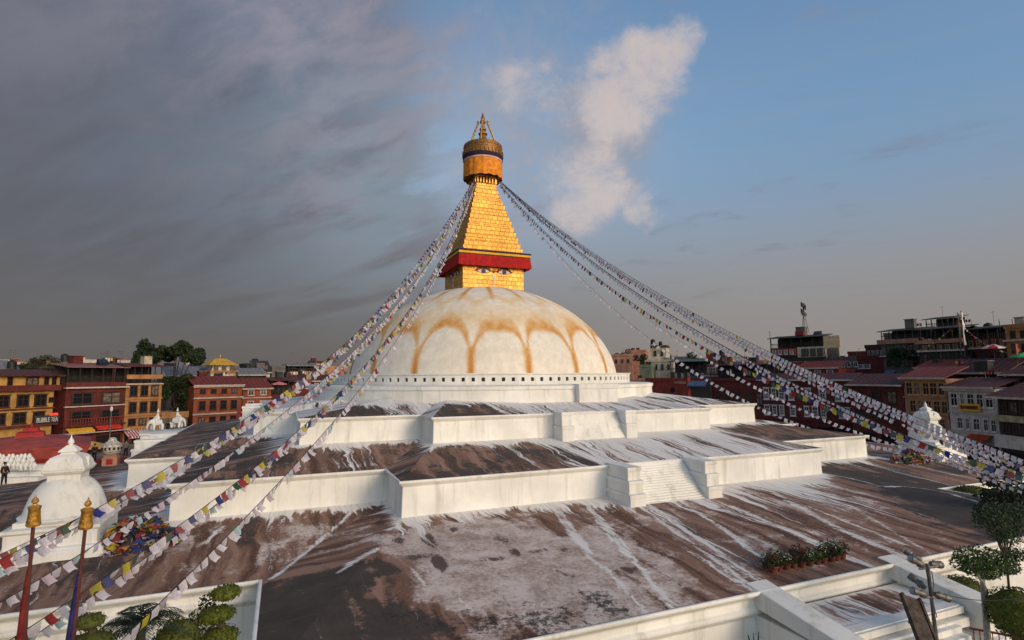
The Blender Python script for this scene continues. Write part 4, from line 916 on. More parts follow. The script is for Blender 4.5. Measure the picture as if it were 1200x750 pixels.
# second row on the left
building('gold_roofed_temple', 'small temple with a golden pitched roof above the brick house', 246, 278, 96, 437, W_crm, rows=[(429.5, 435.5, 3, 'brown', .45)], roof=('flat', W_tan), depth=7, shop=False)
b = bpy.data.objects['gold_roofed_temple']; P0 = onring(246, 450, 96); 
def hip(parent, x0, x1, y0, y1, z0, z1, mt, inset=.3):
    dx, dy = (x1-x0)*inset, (y1-y0)*.5*.8
    m = MB(); m.add([(x0, y0, z0), (x1, y0, z0), (x1, y1, z0), (x0, y1, z0), (x0+dx, y0+dy, z1), (x1-dx, y0+dy, z1), (x1-dx, y1-dy, z1), (x0+dx, y1-dy, z1)], [(3, 2, 1, 0), (4, 5, 6, 7), (0, 1, 5, 4), (1, 2, 6, 5), (2, 3, 7, 6), (3, 0, 4, 7)]); return m.build('roof', mt, parent)
zt = zat(*onring(262, 450, 96)[:2], 428); zr = zat(*onring(262, 450, 96)[:2], 418); Wt = 5.7
MB().box(.5, 4.9, .6, 5, zt-2.0, zt).build('upper_storey', F_wht, b); hip(b, -.6, 6.2, -.6, 6.4, zt, zr-.4, mat('golden_roof', (.72, .40, .04), .4, .3), .32)
MB().lathe([(.3, zr-.5), (.15, zr-.2), (.2, zr), (.02, zr+.6)], 10, (2.8, 3, 0)).build('finial', gold, b)
building('long_grey_roof_house', 'long house with a grey tiled roof behind the dark tree', 196, 246, 100, 441, W_gry, rows=[(443, 449, 5, 'plain', .4)], roof=('lean', R_gry, 431), depth=8, shop=False)
building('white_storey_house', 'small white building with a dark hip roof on the skyline left of the dome', 297, 316, 108, 437, W_wht, rows=[(428, 433, 2, 'plain')], roof=('lean', W_drk, 424), depth=6, shop=False)
zq = zat(*onring(306, 450, 108)[:2], 427)
building('dark_wood_house', 'dark wooden house with grey roof between the golden roof and the white building', 280, 312, 94, 440, W_drk, rows=[(443, 448, 4, 'plain')], roof=('lean', R_gry, 433), depth=6, shop=False)
building('rooftop_terrace_house', 'dark rooftop terrace with poles beside the left flag bundle', 337, 372, 100, 436, W_drk, rows=[(438, 445, 4, 'white', .35)], roof=('terrace', R_gry, 429), depth=6, shop=False)
building('grey_roof_corner_house', 'house with a sloping blue grey sheet roof at the far left edge', -40, 22, 92, 436, W_drk, rows=[(440, 450, 4, 'plain')], roof=('lean', R_gry, 424, .8), depth=9, shop=False)
building('rooftop_garden_house', 'dark house crowded with rooftop plants and an antenna behind the yellow house', 28, 84, 92, 431, W_drk, rows=[(434, 439, 5, 'plain', .4)], roof=('flat', W_gry), depth=8, shop=False)
building('rose_roof_house', 'flat roofed house with a pale railing behind the maroon cafe house', 84, 150, 94, 425, W_mar, roof=('flat', TRIM), depth=8, shop=False)
# right of the dome
b, W, Z, X = building('red_arch_house', 'plain brick red wall with one round dark opening right of the dome', 757, 806, 74, 446, W_red, roof=('flat', W_red), depth=8, R1=70)
MB().lathe([(.62, -.05), (.62, .05)], 18).build('round_opening', DKI, b, loc=(X(789), -.02, Z(457)), rot=(math.pi/2, 0, 0))  # solid disc, the shade of the opening is only its dark colour
MB().box(X(791), X(804), -.08, .0, Z(449.5), Z(446.5)).build('relief_panel', W_pnk, b)
b, W, Z, X = building('blue_awning_house', 'dark shop with a faded blue awning right of the plain red wall', 806, 832, 71, 446, W_drk, roof=('flat', W_dred), depth=7)
awning(b, X(808), X(830), Z(446), mat('faded_blue_awning', (.07, .12, .22), .7), 1.6, 1.0)
building('orange_window_house', 'small orange house with bright windows above the long maroon row', 828, 848, 78, 441, W_tan, rows=[(428+3, 440, 3, 'white', .6)], roof=('lean', R_mar, 424), depth=6)
building('terrace_parasol_house', 'long maroon row house with an open terrace above the right of the upper terrace', 832, 900, 72, 443, W_dred, rows=[(460, 474, 5, 'brown', .6)], bands=[(445, .5, W_mar, .4)], roof=('terrace', R_mar, 428), depth=8)
b, W, Z, X = building('maroon_hotel', 'large maroon building with rows of white gridded windows', 890, 1000, 72, 446, W_dred, rows=[(455, 469, [(895, 902), (905, 911), (914, 922), (926, 933), (946, 953), (962, 970), (980, 988)], 'grid'), (476, 488, [(895, 902), (905, 911), (914, 920), (927, 934), (944, 950), (953, 960), (963, 969), (983, 995)], 'grid')], bands=[(451, .2, W_mar, .2), (491, .6, W_mar, .3)], roof=('lean', R_mar, 440), depth=10, R1=74)
b, W, Z, X = building('white_window_tower_house', 'tall house with a cream top storey, white windows and a mast on its roof', 905, 968, 90, 407, W_drk, rows=[(409, 417, [(942, 950), (952, 957), (962, 970)], 'white'), (424, 428, [(925, 934), (936, 944), (946, 954)], 'grid')], roof=('terrace', W_drk, 396), depth=9, shop=False)
MB().box(X(938), X(968), -.12, .3, Z(419), Z(407)).build('cream_storey', W_crm, b)
for a, c in ((943, 951), (953, 959), (961, 967)): window(b, X((a+c)/2), Z(417.5), X(c)-X(a), Z(409)-Z(417.5), 'plain', -.12)
MB().box(X(906), X(937), -.5, .2, Z(417), Z(408)).build('red_storey', W_red, b)
for k in range(4): window(b, X(911+k*7), Z(415), .8, Z(410)-Z(415), 'grid', -.5)
MB().box(X(924), X(944), -.3, .2, Z(433), Z(424)).build('orange_storey', W_red, b)
MB().box(X(934), X(944), 1, 2.4, Z(393), Z(388)).build('red_tank_box', W_red, b)
bb = MB(); bb.box(0, 3.3, 0, .12, 0, 2.6); bb.box(.3, .42, .13, .3, -2.0, 2.4); bb.box(2.9, 3.02, .13, .3, -2.0, 2.4)
q = onring(965, 400, 88); o = bb.build('billboard', [mat('cream_panel', (.70, .48, .26), .7, var=.12)], None, loc=(q[0], q[1], zat(q[0], q[1], 408)), rot=(0, 0, math.atan2(*(onring(983, 400, 88)-q)[[1, 0]]))); tag(o, 'bare cream billboard beside the roof mast', 'billboard')  # warm cream is the base colour of the panel
building('red_step_house', 'rust red house with a stepped gable below the roof mast', 936, 984, 80, 432, W_red, rows=[(434, 440, 3, 'grid', .5)], roof=('lean', R_red, 425), depth=7, shop=False)
building('glass_box_house', 'small grey house with glazed corner room behind the red stepped house', 984, 1010, 92, 421, W_gry, rows=[(424, 430, 3, 'white', .6), (434, 441, 2, 'plain')], roof=('flat', W_gry), depth=7, shop=False)
building('brick_block', 'dark brick block with white windows left of the tall grey house', 1003, 1040, 92, 420, W_dred, rows=[(427, 432, [(1007, 1013), (1014, 1022)], 'grid')], roof=('flat', W_dred), depth=7, shop=False)
building('small_brick_attic', 'small brick attic with a row of white windows on the skyline', 1017, 1040, 100, 407, W_dred, rows=[(411, 417, 4, 'white', .6)], roof=('flat', W_drk), depth=6, shop=False)
building('long_eave_house', 'low house with a long maroon eave left of the salmon house', 996, 1058, 70, 452, W_dred, rows=[(458, 472, 3, 'brown', .6), (480, 492, 3, 'brown', .6)], roof=('lean', R_mar, 441, .9), depth=9)
b, W, Z, X = building('salmon_house', 'salmon house with two rows of five tall dark windows', 1059, 1109, 70, 444, W_pnk, rows=[(448, 463, [(1062, 1070), (1071, 1080), (1082, 1090), (1090, 1099), (1100, 1107)], 'tan'), (469, 484, [(1065, 1073), (1074, 1083), (1084, 1091), (1093, 1101), (1102, 1109)], 'tan'), (490, 503, 5, 'tan', .7)], bands=[(445.5, .35, W_tan, .4), (466, .25, W_tan, .25), (487, .25, W_tan, .25)], roof=('lean', R_red, 433, .8), depth=9)
b, W, Z, X = building('white_hotel', 'white plastered house with tall dark windows and a yellow sign board', 1110, 1166, 69, 455, W_wht, rows=[(461, 477, [(1113, 1122), (1125, 1130), (1133, 1142), (1144, 1152), (1154, 1163)], 'white'), (490, 504, [(1119, 1126), (1129, 1134), (1138, 1146), (1150, 1155), (1158, 1164)], 'white')], bands=[(457, .3, TRIM, .6), (484, .2, TRIM, .2), (507, .3, TRIM, .3)], roof=('lean', R_mar, 446, .9), depth=9)
SG = MB().box(X(1125), X(1150), -.42, -.30, Z(482), Z(473)).build('sign_board', mat('yellow_sign', (.62, .36, .04), .6, var=.1), b); MB().box(X(1127), X(1148), -.45, -.425, Z(479.5), Z(475.5)).build('sign_band', mat('rust_red_paint', (.28, .05, .015), .7, var=.6, vs=3), SG)
awning(b, X(1135), X(1160), Z(508), mat('vermilion_awning', (.42, .06, .02), .7), 3.2, 1.4)
b, W, Z, X = building('dark_shop_house', 'dark brown shop house with a pale sign strip at the right edge', 1167, 1260, 66, 468, W_drk, rows=[(472, 486, [(1170, 1180), (1183, 1193), (1197, 1207)], 'brown'), (499, 511, [(1172, 1182), (1185, 1195)], 'brown')], bands=[(522, 1.6, W_wht, .6)], roof=('lean', R_mar, 452, 1.6), depth=9)
SG = MB().box(X(1166), X(1240), -.6, -.42, Z(497), Z(489)).build('sign_strip', mat('pale_olive_sign', (.36, .32, .2), .7, var=.25), b)
# upper right rows
b, W, Z, X = building('grey_terrace_hotel', 'tall grey hotel with open upper terraces on the right skyline', 1036, 1084, 92, 398, W_gry, rows=[(404, 415, [(1042, 1052), (1066, 1074)], 'plain'), (419, 429, 4, 'brown', .5)], bands=[(400, .9, W_pnk, .8), (417, .25, TRIM, .5)], roof=('terrace', W_drk, 388), depth=10, shop=False)
b, W, Z, X = building('cluttered_terrace_house', 'dark house with several stacked roof terraces and flag poles at upper right', 1080, 1132, 88, 402, W_drk, rows=[(404, 410, 5, 'tan', .6), (414, 426, 5, 'plain', .5)], bands=[(400, .7, W_pnk, .6), (411, .3, TRIM, .5)], roof=('terrace', W_drk, 386), depth=9, shop=False)
building('top_pergola_house', 'highest dark pergola on the right skyline', 1090, 1124, 98, 384, W_drk, roof=('terrace', W_drk, 374), depth=6, shop=False)
building('dark_roof_row', 'dark roofed row of attic rooms between the flag poles and the orange house', 1126, 1188, 90, 397, W_dred, rows=[(399, 406, 6, 'tan', .5), (412, 420, 5, 'plain', .5)], bands=[(408, .3, TRIM, .5)], roof=('terrace', W_drk, 386), depth=8, shop=False)
building('orange_top_house', 'orange top floor at the upper right edge', 1184, 1240, 84, 383, W_tan, rows=[(387, 395, 4, 'brown', .5), (402, 412, 4, 'plain', .5)], bands=[(398, .3, TRIM, .4)], roof=('flat', W_tan), depth=8, shop=False)  # orange comes from the wall paint
building('red_roof_mid_house', 'maroon roofed house behind the salmon house', 1076, 1122, 80, 432, W_dred, rows=[(434, 440, 4, 'plain', .5)], roof=('lean', R_red, 424, .8), depth=7, shop=False)
building('cafe_row', 'dark cafe row with a wide maroon roof behind the white house', 1120, 1182, 78, 438, W_dred, rows=[(440, 447, 6, 'plain', .5)], roof=('lean', R_mar, 423, .9), depth=7, shop=False)
building('edge_roof_house', 'dark house with a pale edged maroon roof at the right frame edge', 1180, 1260, 74, 440, W_drk, rows=[(444, 452, 4, 'white', .3)], roof=('lean', R_mar, 428, 1.0), depth=7, shop=False)
# hazy houses between dome and the first row on the right
building('tan_roof_house', 'tan concrete house with water tanks on its roof just right of the dome', 757, 790, 96, 424, W_crm, rows=[(427, 433, 4, 'plain', .4)], roof=('flat', W_crm), depth=8, shop=False)
building('tan_stair_tower', 'narrow tan stair tower behind the tan concrete house', 764, 782, 104, 407, W_crm, rows=[(411, 417, 2, 'plain', .4)], roof=('flat', W_drk), depth=5, shop=False)
building('grey_green_shed', 'plain grey green wall in front of the tan concrete house', 750, 764, 86, 430, W_grn, roof=('flat', W_grn), depth=5, shop=False)
building('teal_roof_shed', 'low dark sheds with teal sheeting behind the plain red wall', 786, 830, 88, 436, W_drk, rows=[(438, 443, 5, 'white', .3)], roof=('terrace', mat('teal_sheet', (.04, .10, .09), .6), 424), depth=6, shop=False)
building('maroon_strip_house', 'thin strip of maroon and pink wall next to the dome', 738, 757, 80, 446, W_red, rows=[(448, 453, 2, 'white', .4)], roof=('flat', W_pnk), depth=5)
# distant roofs
rd = random.Random(11); cols = [('grey', W_gry), ('brown', W_drk), ('brick', W_dred), ('cream', W_crm), ('pinkish', W_pnk)]
spots = [(-20, 14, 424), (16, 40, 427), (44, 74, 425), (86, 112, 424), (120, 146, 424), (236, 262, 429), (286, 300, 428), (318, 338, 431), (344, 380, 428), (376, 410, 431), (718, 742, 417), (736, 758, 412), (782, 806, 420), (804, 836, 422), (838, 866, 426), (864, 900, 424), (976, 1000, 421), (996, 1022, 414), (1040, 1070, 392), (1130, 1160, 389), (1160, 1186, 386)]
WHERE = ['at the very left edge', 'above the yellow house', 'behind the rooftop garden', 'above the maroon cafe house', 'below the dark cypresses', 'left of the golden temple roof', 'right of the golden temple roof', 'behind the pink parasol', 'behind the leaning pole', 'behind the left flag bundle', 'touching the right curve of the dome', 'left of the tan stair tower', 'right of the tan stair tower', 'above the blue awning', 'above the orange house with bright windows', 'under the coloured flag string', 'right of the roof mast', 'left of the brick attic', 'behind the grey terrace hotel', 'behind the dark attic row', 'left of the orange top floor']
for j, (a, c, v) in enumerate(spots):
    nm, w_ = cols[rd.randrange(5)]; side = 'left' if a < 560 else 'right'
    building('distant_house', ('far %s house on the skyline, %s' % (nm, WHERE[j])), a, c, 125+rd.uniform(0, 30), v, w_, rows=[(v+4, v+8, max(2, (c-a)//7), 'plain', .4)], roof=('flat', w_), depth=8, shop=False, group='distant houses on the skyline')

# rooftop things
def tank(u, v, R, lab, s=1.0):
    q = onring(u, v, R); z = zat(q[0], q[1], v); c = empty('water_tank', (q[0], q[1], z-.7*s), 0, lab, 'water tank', 'black rooftop water tanks')
    autosmooth(MB().lathe([(.62*s, .1), (.66*s, .15), (.66*s, 1.25*s), (.5*s, 1.45*s), (.2*s, 1.55*s)], 16).build('barrel', BLK, c)); MB().lathe([(.22*s, 1.53*s), (.22*s, 1.62*s)], 12).build('lid', BLK, c)
    m = MB(); [m.box(x*s-.05, x*s+.05, y*s-.05, y*s+.05, -2.2, .12) for x in (-.45, .45) for y in (-.45, .45)]; m.box(-.6*s, .6*s, -.6*s, .6*s, .02, .1); m.build('stand', STL, c)
for u, v, R, lab in ((14, 428, 92, 'black water tank on the roof at the far left'), (76, 420, 92, 'black water tank at the end of the rooftop garden'), (133, 424, 92, 'wide black water tank above the maroon cafe house'), (290, 430, 100, 'black water tank right of the golden roof'), (765, 401, 104, 'black water tank on the tan stair tower'), (774, 403, 104, 'smaller black water tank beside the tower one', ), (846, 414, 90, 'black water tank behind the long maroon row'), (1130, 392, 92, 'black water tank between the upper right roof terraces'), (1158, 384, 96, 'black water tank near the orange top floor'), (1141, 387, 93, 'black water tank on the dark attic row')): tank(u, v, R, lab, .8 if 'smaller' in lab else 1.0)
def antenna(u, v0, v1, R, lab, kind='antenna', arms=3, r=.05):
    q = onring(u, v0, R); z0, z1 = zat(q[0], q[1], v1), zat(q[0], q[1], v0); c = empty('antenna', (q[0], q[1], z0), .3, lab, 'antenna', None); h = z1-z0
    MB().tube([(0, 0, 0), (0, 0, h)], r, 6).build('mast', STL, c)
    m = MB()
    for k in range(arms): m.tube([(-.6+.1*k, 0, h*(.95-.12*k)), (.6-.1*k, .1, h*(.95-.12*k))], r*.6, 5)
    m.build('crossbar', STL, c); return c, h
for u, v0, v1, R, lab in ((15, 410, 430, 92, 'thin rooftop antenna at the far left'), (125, 412, 428, 93, 'thin antenna left of the wide black tank'), (142, 411, 428, 93, 'thin antenna right of the wide black tank'), (176, 402, 424, 98, 'tall thin antenna in front of the round tree'), (343, 413, 432, 100, 'leaning rooftop pole left of the flag bundle'), (356, 420, 432, 100, 'second short rooftop pole by the flag bundle'), (902, 388, 408, 92, 'slim antenna left of the roof mast'), (1186, 374, 384, 90, 'slim antenna at the right edge'), (1171, 376, 388, 90, 'forked antenna left of the right edge')): antenna(u, v0, v1, R, lab)
# lattice mast
q = onring(943, 390, 91); z0, z1 = zat(q[0], q[1], 391), zat(q[0], q[1], 355); h = z1-z0; c = empty('roof_mast', (q[0], q[1], z0), 0, 'dark telecom mast with clustered panels rising above the right skyline', 'mast')
m = MB(); 
for sx, sy in ((-1, -1), (1, -1), (0, 1)): m.tube([(sx*.75, sy*.6, 0), (sx*.12, sy*.1, h*.62), (sx*.1, sy*.1, h)], .07, 6)
for k in range(7):
    t = k/7; w = .75*(1-t)+.12*t; m.tube([(-w, -w*.8, h*.6*t), (w*.85, -w*.8, h*.6*(t+1/7))], .035, 5)
m.build('lattice', STL, c)
for k in range(7):
    a = k*1.3; MB().box(-.13, .13, -.1, .1, 0, 1.1).build('antenna_panel', BLK, c, loc=(.42*math.cos(a), .42*math.sin(a), h*(.55+.055*k)), rot=(0, 0, a))
for k in range(2): MB().lathe([(.02, 0), (.28, .05), (.33, .12)], 14).build('dish', STL, c, loc=(.45-.9*k, -.3, h*(.62+.28*k)), rot=(math.pi/2, 0, .5))

def umbrella(u, v, R, rad, lab, mt, mt2=None, closed=False, hgt=2.3, d=None):
    q = onring(u, v, R) if R else at(u, v, d); z = zat(q[0], q[1], v) if R else q[2]; c = empty('parasol', (q[0], q[1], z-hgt), 0, lab, 'parasol')
    MB().tube([(0, 0, 0), (0, 0, hgt)], .035, 6).build('pole', STL, c)
    m = MB(); n = 8
    if closed: m.lathe([(.22, hgt-1.5), (.2, hgt-1.2), (.12, hgt-.4), (.02, hgt)], 8)
    else:
        vs = [(0, 0, hgt)]+[(rad*math.cos(2*math.pi*k/n), rad*math.sin(2*math.pi*k/n), hgt-.55) for k in range(n)]+[(rad*1.0*math.cos(2*math.pi*k/n), rad*math.sin(2*math.pi*k/n), hgt-.75) for k in range(n)]
        for k in range(n):
            m.cur = k % 2 if mt2 else 0; m.add([vs[0], vs[1+k], vs[1+(k+1) % n], vs[1+n+k], vs[1+n+(k+1) % n]], [(0, 1, 2), (1, 3, 4, 2)])
    m.build('canopy', [mt, mt2] if mt2 else mt, c)
ub = mat('tan_canvas', (.55, .30, .08), .8)
umbrella(327, 447, 78, 1.7, 'pink parasol on the cafe terrace left of the flag bundle', mat('pink_canvas', (.62, .22, .22), .8))
umbrella(1164, 403, 80, 1.5, 'red and white parasol on the upper right terrace', mat('red_canvas', (.5, .03, .05), .8), F_wht)
umbrella(1199, 413, 74, 1.5, 'bright green parasol at the right frame edge', mat('green_canvas', (.04, .42, .12), .8))
for u, lab in ((856, 'left'), (872, 'middle'), (887, 'right')): umbrella(u, 432, 71.5, .3, 'folded white parasol, %s of three on the long maroon terrace' % {'left': 'leftmost', 'middle': 'middle one', 'right': 'rightmost'}[lab], F_wht, closed=True)
umbrella(107, 517, None, 1.9, 'wide tan parasol among the people on the left plaza', ub, d=62, hgt=2.4)
umbrella(96, 520, None, 1.0, 'second lower tan parasol beside the wide one', ub, d=64, hgt=2.0)
# prayer flags draped over the upper right terraces
def vbanner(u, v, R, lab, h, mt):
    q = onring(u, v, R); z = zat(q[0], q[1], v); c = empty('flag_pole', (q[0], q[1], z-h), 0, lab, 'flag pole', 'tall flag poles on the upper right terraces')
    MB().tube([(0, 0, 0), (0, 0, h)], .06, 6).build('pole', STL, c); m = MB(); n = 12
    for k in range(n): m.quad((.06, 0, h*.97-k*h*.7/n), (.55+.1*math.sin(k*1.7), .1*math.sin(k), h*.95-k*h*.7/n), (.55+.1*math.sin(k*1.7+1.7), .1*math.sin(k+1), h*.95-(k+1)*h*.7/n), (.06, 0, h*.97-(k+1)*h*.7/n))
    m.build('banner', mt, c, smooth=True)
vbanner(1126, 364, 86, 'tall white banner pole, right of the two on the upper right terrace', 8, F_wht); vbanner(1122, 366, 87, 'tall dark banner pole beside the white one on the upper right terrace', 7.5, F_brn); vbanner(1190, 402, 73, 'short pole with a red and yellow pennant at the right edge', 3, mat('red_pennant', (.5, .05, .03), .8))
prayer_string(at(1127, 372, 84), at(1072, 412, 90), [(1100, 396)], lambda i, r: r.choice('rgywb'), 'small flag string fanning left from the banner pole', 'flag strings on the upper right terraces', .4, seed=31)
prayer_string(at(1127, 380, 84), at(1180, 412, 84), [(1150, 400)], lambda i, r: r.choice('rgwwb'), 'small flag string fanning right from the banner pole', 'flag strings on the upper right terraces', .4, seed=32)

# ------------------------------------------------------------------ trees and plants
def leafmat(name, c, c2=None):
    m = bpy.data.materials.new(name); m.use_nodes = True; nt = m.node_tree; b = NB(nt); p = nt.nodes['Principled BSDF']
    t = b.n('ShaderNodeTexCoord').outputs['Object']; g_ = b.n('ShaderNodeNewGeometry').outputs['Random Per Island']
    c2 = c2 or tuple(x*.45 for x in c); k = b.math('ADD', b.math('MULTIPLY', g_, .6), b.math('MULTIPLY', b.noise(t, 1.2, 3), .5)); nt.links.new(b.mix(b.ramp(k, .2, .8), c2, c), p.inputs['Base Color']); p.inputs['Roughness'].default_value = .7; p.inputs['Specular IOR Level'].default_value = .2
    return m
BK = mat('bark', (.07, .055, .045), .9, 0, .3, 4, .5, 20); PBK = mat('pale_bark', (.30, .28, .24), .9, 0, .25, 4, .4, 20)
def leaves(mb, c, r, n, size, rr, shell=.0, up=.3, squash=(1, 1, 1), face_out=False, aspect=.5):
    for i in range(n):
        while True:
            p = Vector((rr.uniform(-1, 1), rr.uniform(-1, 1), rr.uniform(-1, 1)))
            if shell < p.length <= 1: break
        if shell and rr.random() < .8: p = p.normalized()*rr.uniform(max(shell, .84), 1.05)*(1+.05*math.sin(p.x*7+p.z*5+c[0])*math.sin(p.y*6+p.z*8))
        q = Vector((p.x*squash[0], p.y*squash[1], p.z*squash[2]))*r+Vector(c)
        nrm = (p.normalized()*(1.0 if face_out else .3)+Vector((rr.gauss(0, .5), rr.gauss(0, .5), rr.gauss(up, .5)))).normalized()
        t = nrm.orthogonal().normalized(); t = Matrix.Rotation(rr.uniform(0, 6.3), 3, nrm) @ t; w = nrm.cross(t); s = size*rr.uniform(.6, 1.3)
        mb.add([q-t*s, q-w*s*aspect+nrm*s*.1, q+t*s, q+w*s*aspect+nrm*s*.1], [(0, 1, 2, 3)])
def tree(loc, h, clumps, lab, lm, cat='tree', tr=.25, trunkm=None, nleaf=260, size=.28, name='tree', group=None, trunk_top=.8, fork=True, seed=1, squash=(1, 1, .8), shell=.35, nfork=99, fb=.45):
    rr = random.Random(seed); c = empty(name, loc, 0, lab, cat, group); m = MB(); tt = h*trunk_top
    m.tube([(0, 0, -.2), (.05*tr, 0, tt*.35), (.3*tr, .1*tr, tt*.7), (0, 0, tt)], tr, 8, tr*.45)
    if fork:
        for (x, y, z, r) in clumps[:nfork]: m.tube([(0, 0, tt*fb+rr.uniform(-.1, .2)*h*.3*(1-fb)), (x*.5, y*.5, (tt*(fb+.05)+z)*.5), (x, y, z)], tr*.4, 6, tr*.12)
    m.build('trunk', trunkm or BK, c); m = MB()
    for (x, y, z, r) in clumps: leaves(m, (x, y, z), r, int(nleaf*max(.25, r*r/1.2)), size, rr, shell, squash=squash)
    m.build('crown', lm, c); return c
L_dk = leafmat('dark_foliage', (.035, .055, .022)); L_md = leafmat('green_foliage', (.06, .10, .028)); L_top = leafmat('clipped_yellow_green', (.10, .115, .014), (.03, .042, .008)); L_jun = leafmat('juniper_green', (.045, .075, .035)); L_olive = leafmat('olive_clipped', (.085, .095, .02), (.03, .038, .01))
def groundxy(u, v, z=0.0): return onz(u, v, z)
# round crowned tree on the left skyline + dark conifer mass
q = onring(205, 420, 92); zt = zat(q[0], q[1], 399); sc = (zat(q[0], q[1], 400)-zat(q[0], q[1], 440))/40     # metres per pixel there
r_ = random.Random(4); cl = []
for k in range(26):
    a = r_.uniform(0, 6.3); rad = math.sqrt(r_.random())*31*sc; z = zt-(3+11*r_.random()+ (rad/(31*sc))**2*12)*sc; cl.append((rad*math.cos(a), rad*math.sin(a)*.7, z, r_.uniform(5, 8)*sc))
tree((q[0], q[1], 0), zt, cl, 'large round crowned dark tree with a forked trunk above the left roofs', L_dk, nleaf=210, size=.36, tr=.45, seed=5, trunk_top=.74, nfork=5)
q = onring(173, 420, 94); zt = zat(q[0], q[1], 400); cl = [(r_.uniform(-1.0, 1.0), r_.uniform(-1, 1), zt-k*.55, .7+.12*k) for k in range(9)]
tree((q[0], q[1], 0), zt, cl, 'dark cypress left of the round crowned tree', L_dk, nleaf=200, size=.3, seed=6)
q = onring(166, 420, 96); zt = zat(q[0], q[1], 406); cl = [(r_.uniform(-.6, .6), r_.uniform(-1, 1), zt-k*.55, .6+.12*k) for k in range(8)]
tree((q[0], q[1], 0), zt, cl, 'shorter dark cypress further left of the round crowned tree', L_dk, nleaf=200, size=.3, seed=7)
q = onring(207, 460, 82); zt = zat(q[0], q[1], 438); zb = zat(q[0], q[1], 490); cl = [(r_.uniform(-2.4, 2.4), r_.uniform(-1.5, 1.5), r_.uniform(zb, zt-1), r_.uniform(1.0, 1.7)) for k in range(22)]
tree((q[0], q[1], 0), zt, cl, 'tall dense dark tree filling the gap between the tan house and the brick house', L_dk, nleaf=230, size=.3, seed=8)
q = onring(56, 430, 90); zt = zat(q[0], q[1], 414)
for k, (u, v) in enumerate(((30, 424), (40, 421), (50, 418), (60, 420), (68, 423))):
    q = onring(u, v, 90); zz = zat(q[0], q[1], v); cl = [(r_.uniform(-.7, .7), r_.uniform(-.5, .5), 1.0+r_.uniform(0, 1.6), r_.uniform(.4, .7)) for _ in range(6)]
    tree((q[0], q[1], zz-2.4), 2.4, cl, 'dark potted shrub in the rooftop garden, %s from the left' % ['first', 'second', 'third', 'fourth', 'fifth'][k], L_dk, 'shrub', .05, nleaf=260, size=.13, name='roof_shrub', group='shrubs of the rooftop garden', seed=20+k)
for k, (u, v, R, lb) in enumerate(((728, 412, 130, 'left'), (742, 410, 128, 'middle'), (752, 413, 120, 'right'), (810, 414, 110, 'behind the teal sheds'), (1056, 408, 88, 'in front of the grey hotel'), (1098, 420, 84, 'below the banner poles'), (1040, 436, 80, 'between the brick block and the salmon house'))):
    q = onring(u, v, R); zz = zat(q[0], q[1], v); cl = [(r_.uniform(-1.4, 1.4), r_.uniform(-1, 1), zz-.6-r_.uniform(0, 2.8), r_.uniform(.7, 1.3)) for _ in range(9)]
    tree((q[0], q[1], 0), zz, cl, 'dark bushy tree top %s' % (('%s of three just right of the dome on the skyline' % {'left': 'leftmost', 'middle': 'middle', 'right': 'rightmost'}[lb]) if lb in ('left', 'middle', 'right') else lb), L_dk, nleaf=190, size=.22, seed=40+k, fork=False, tr=.15)

def lump(mb, c, r, rr, sq=(1, 1, 1), n=700, size=.055):   # clipped foliage: dark core + dense leaf shell
    leaves(mb, c, r, n, size, rr, .8, .1, sq, True, .6)
def topiary(loc, balls, lab, lm, n=900, name='topiary_tree', size=.06, seed=1, core=True):
    rr = random.Random(seed); c = empty(name, loc, 0, lab, 'topiary'); top = max(z+r for x, y, z, r, sq in balls)
    MB().tube([(0, 0, -.3), (.05, .03, top*.4), (0, 0, top*.8)], .09, 8).build('trunk', BK, c)
    m = MB()
    for x, y, z, r, sq in balls:
        ico = [(r*.88*sq[0]*math.cos(a)*math.cos(e), r*.88*sq[1]*math.sin(a)*math.cos(e), r*.88*sq[2]*math.sin(e)) for e in [math.pi*(j/10-.5) for j in range(11)] for a in [2*math.pi*i/16 for i in range(16)]]
        m.add([(x+p[0], y+p[1], z+p[2]) for p in ico], [(j*16+i, j*16+(i+1) % 16, (j+1)*16+(i+1) % 16, (j+1)*16+i) for j in range(10) for i in range(16)])
        lump(m, (x, y, z), r, rr, sq, int(n*r*r*3.2), size*.9)
    m.build('foliage', lm, c); return c
def place(u, v, d): return at(u, v, d)
# left bottom garden, in front of the lowest wall (about 16-19 m away)
P = place(257, 740, 15.5); zt = P[2]-.32
topiary((P[0], P[1], zt-2.2), [(0, 0, 2.38, .52, (1, 1, .52)), (-.10, 0, 3.0, .46, (1.1, 1, .46)), (.12, 0, 3.55, .40, (1.05, 1, .50)), (0, 0, 1.7, .62, (1.1, 1, .6))], 'green topiary clipped into stacked cushions in front of the left wall', L_top, seed=3, size=.05)
P = place(208, 752, 14.5); topiary((P[0], P[1], P[2]-1.6), [(0, 0, 1.6, .62, (1, 1, .95))], 'round olive clipped bush between the palm and the stacked topiary', L_olive, seed=4)
P = place(107, 745, 12.5); topiary((P[0], P[1], P[2]-1.3), [(0, 0, 1.15, .42, (1.15, 1, .6)), (-.05, 0, 1.62, .3, (1.1, 1, .6))], 'two tiered clipped bush beside the blue banner pole', L_olive, seed=5, size=.045)
P = place(232, 728, 16.5)
tree((P[0], P[1], P[2]-2), 2.6, [(.1, 0, 2.2, .35), (.25, .1, 2.5, .3), (.3, 0, 1.9, .3)], 'small wispy shrub right of the round olive bush', L_dk, 'shrub', .04, nleaf=420, size=.06, name='wispy_shrub', seed=9, shell=0)
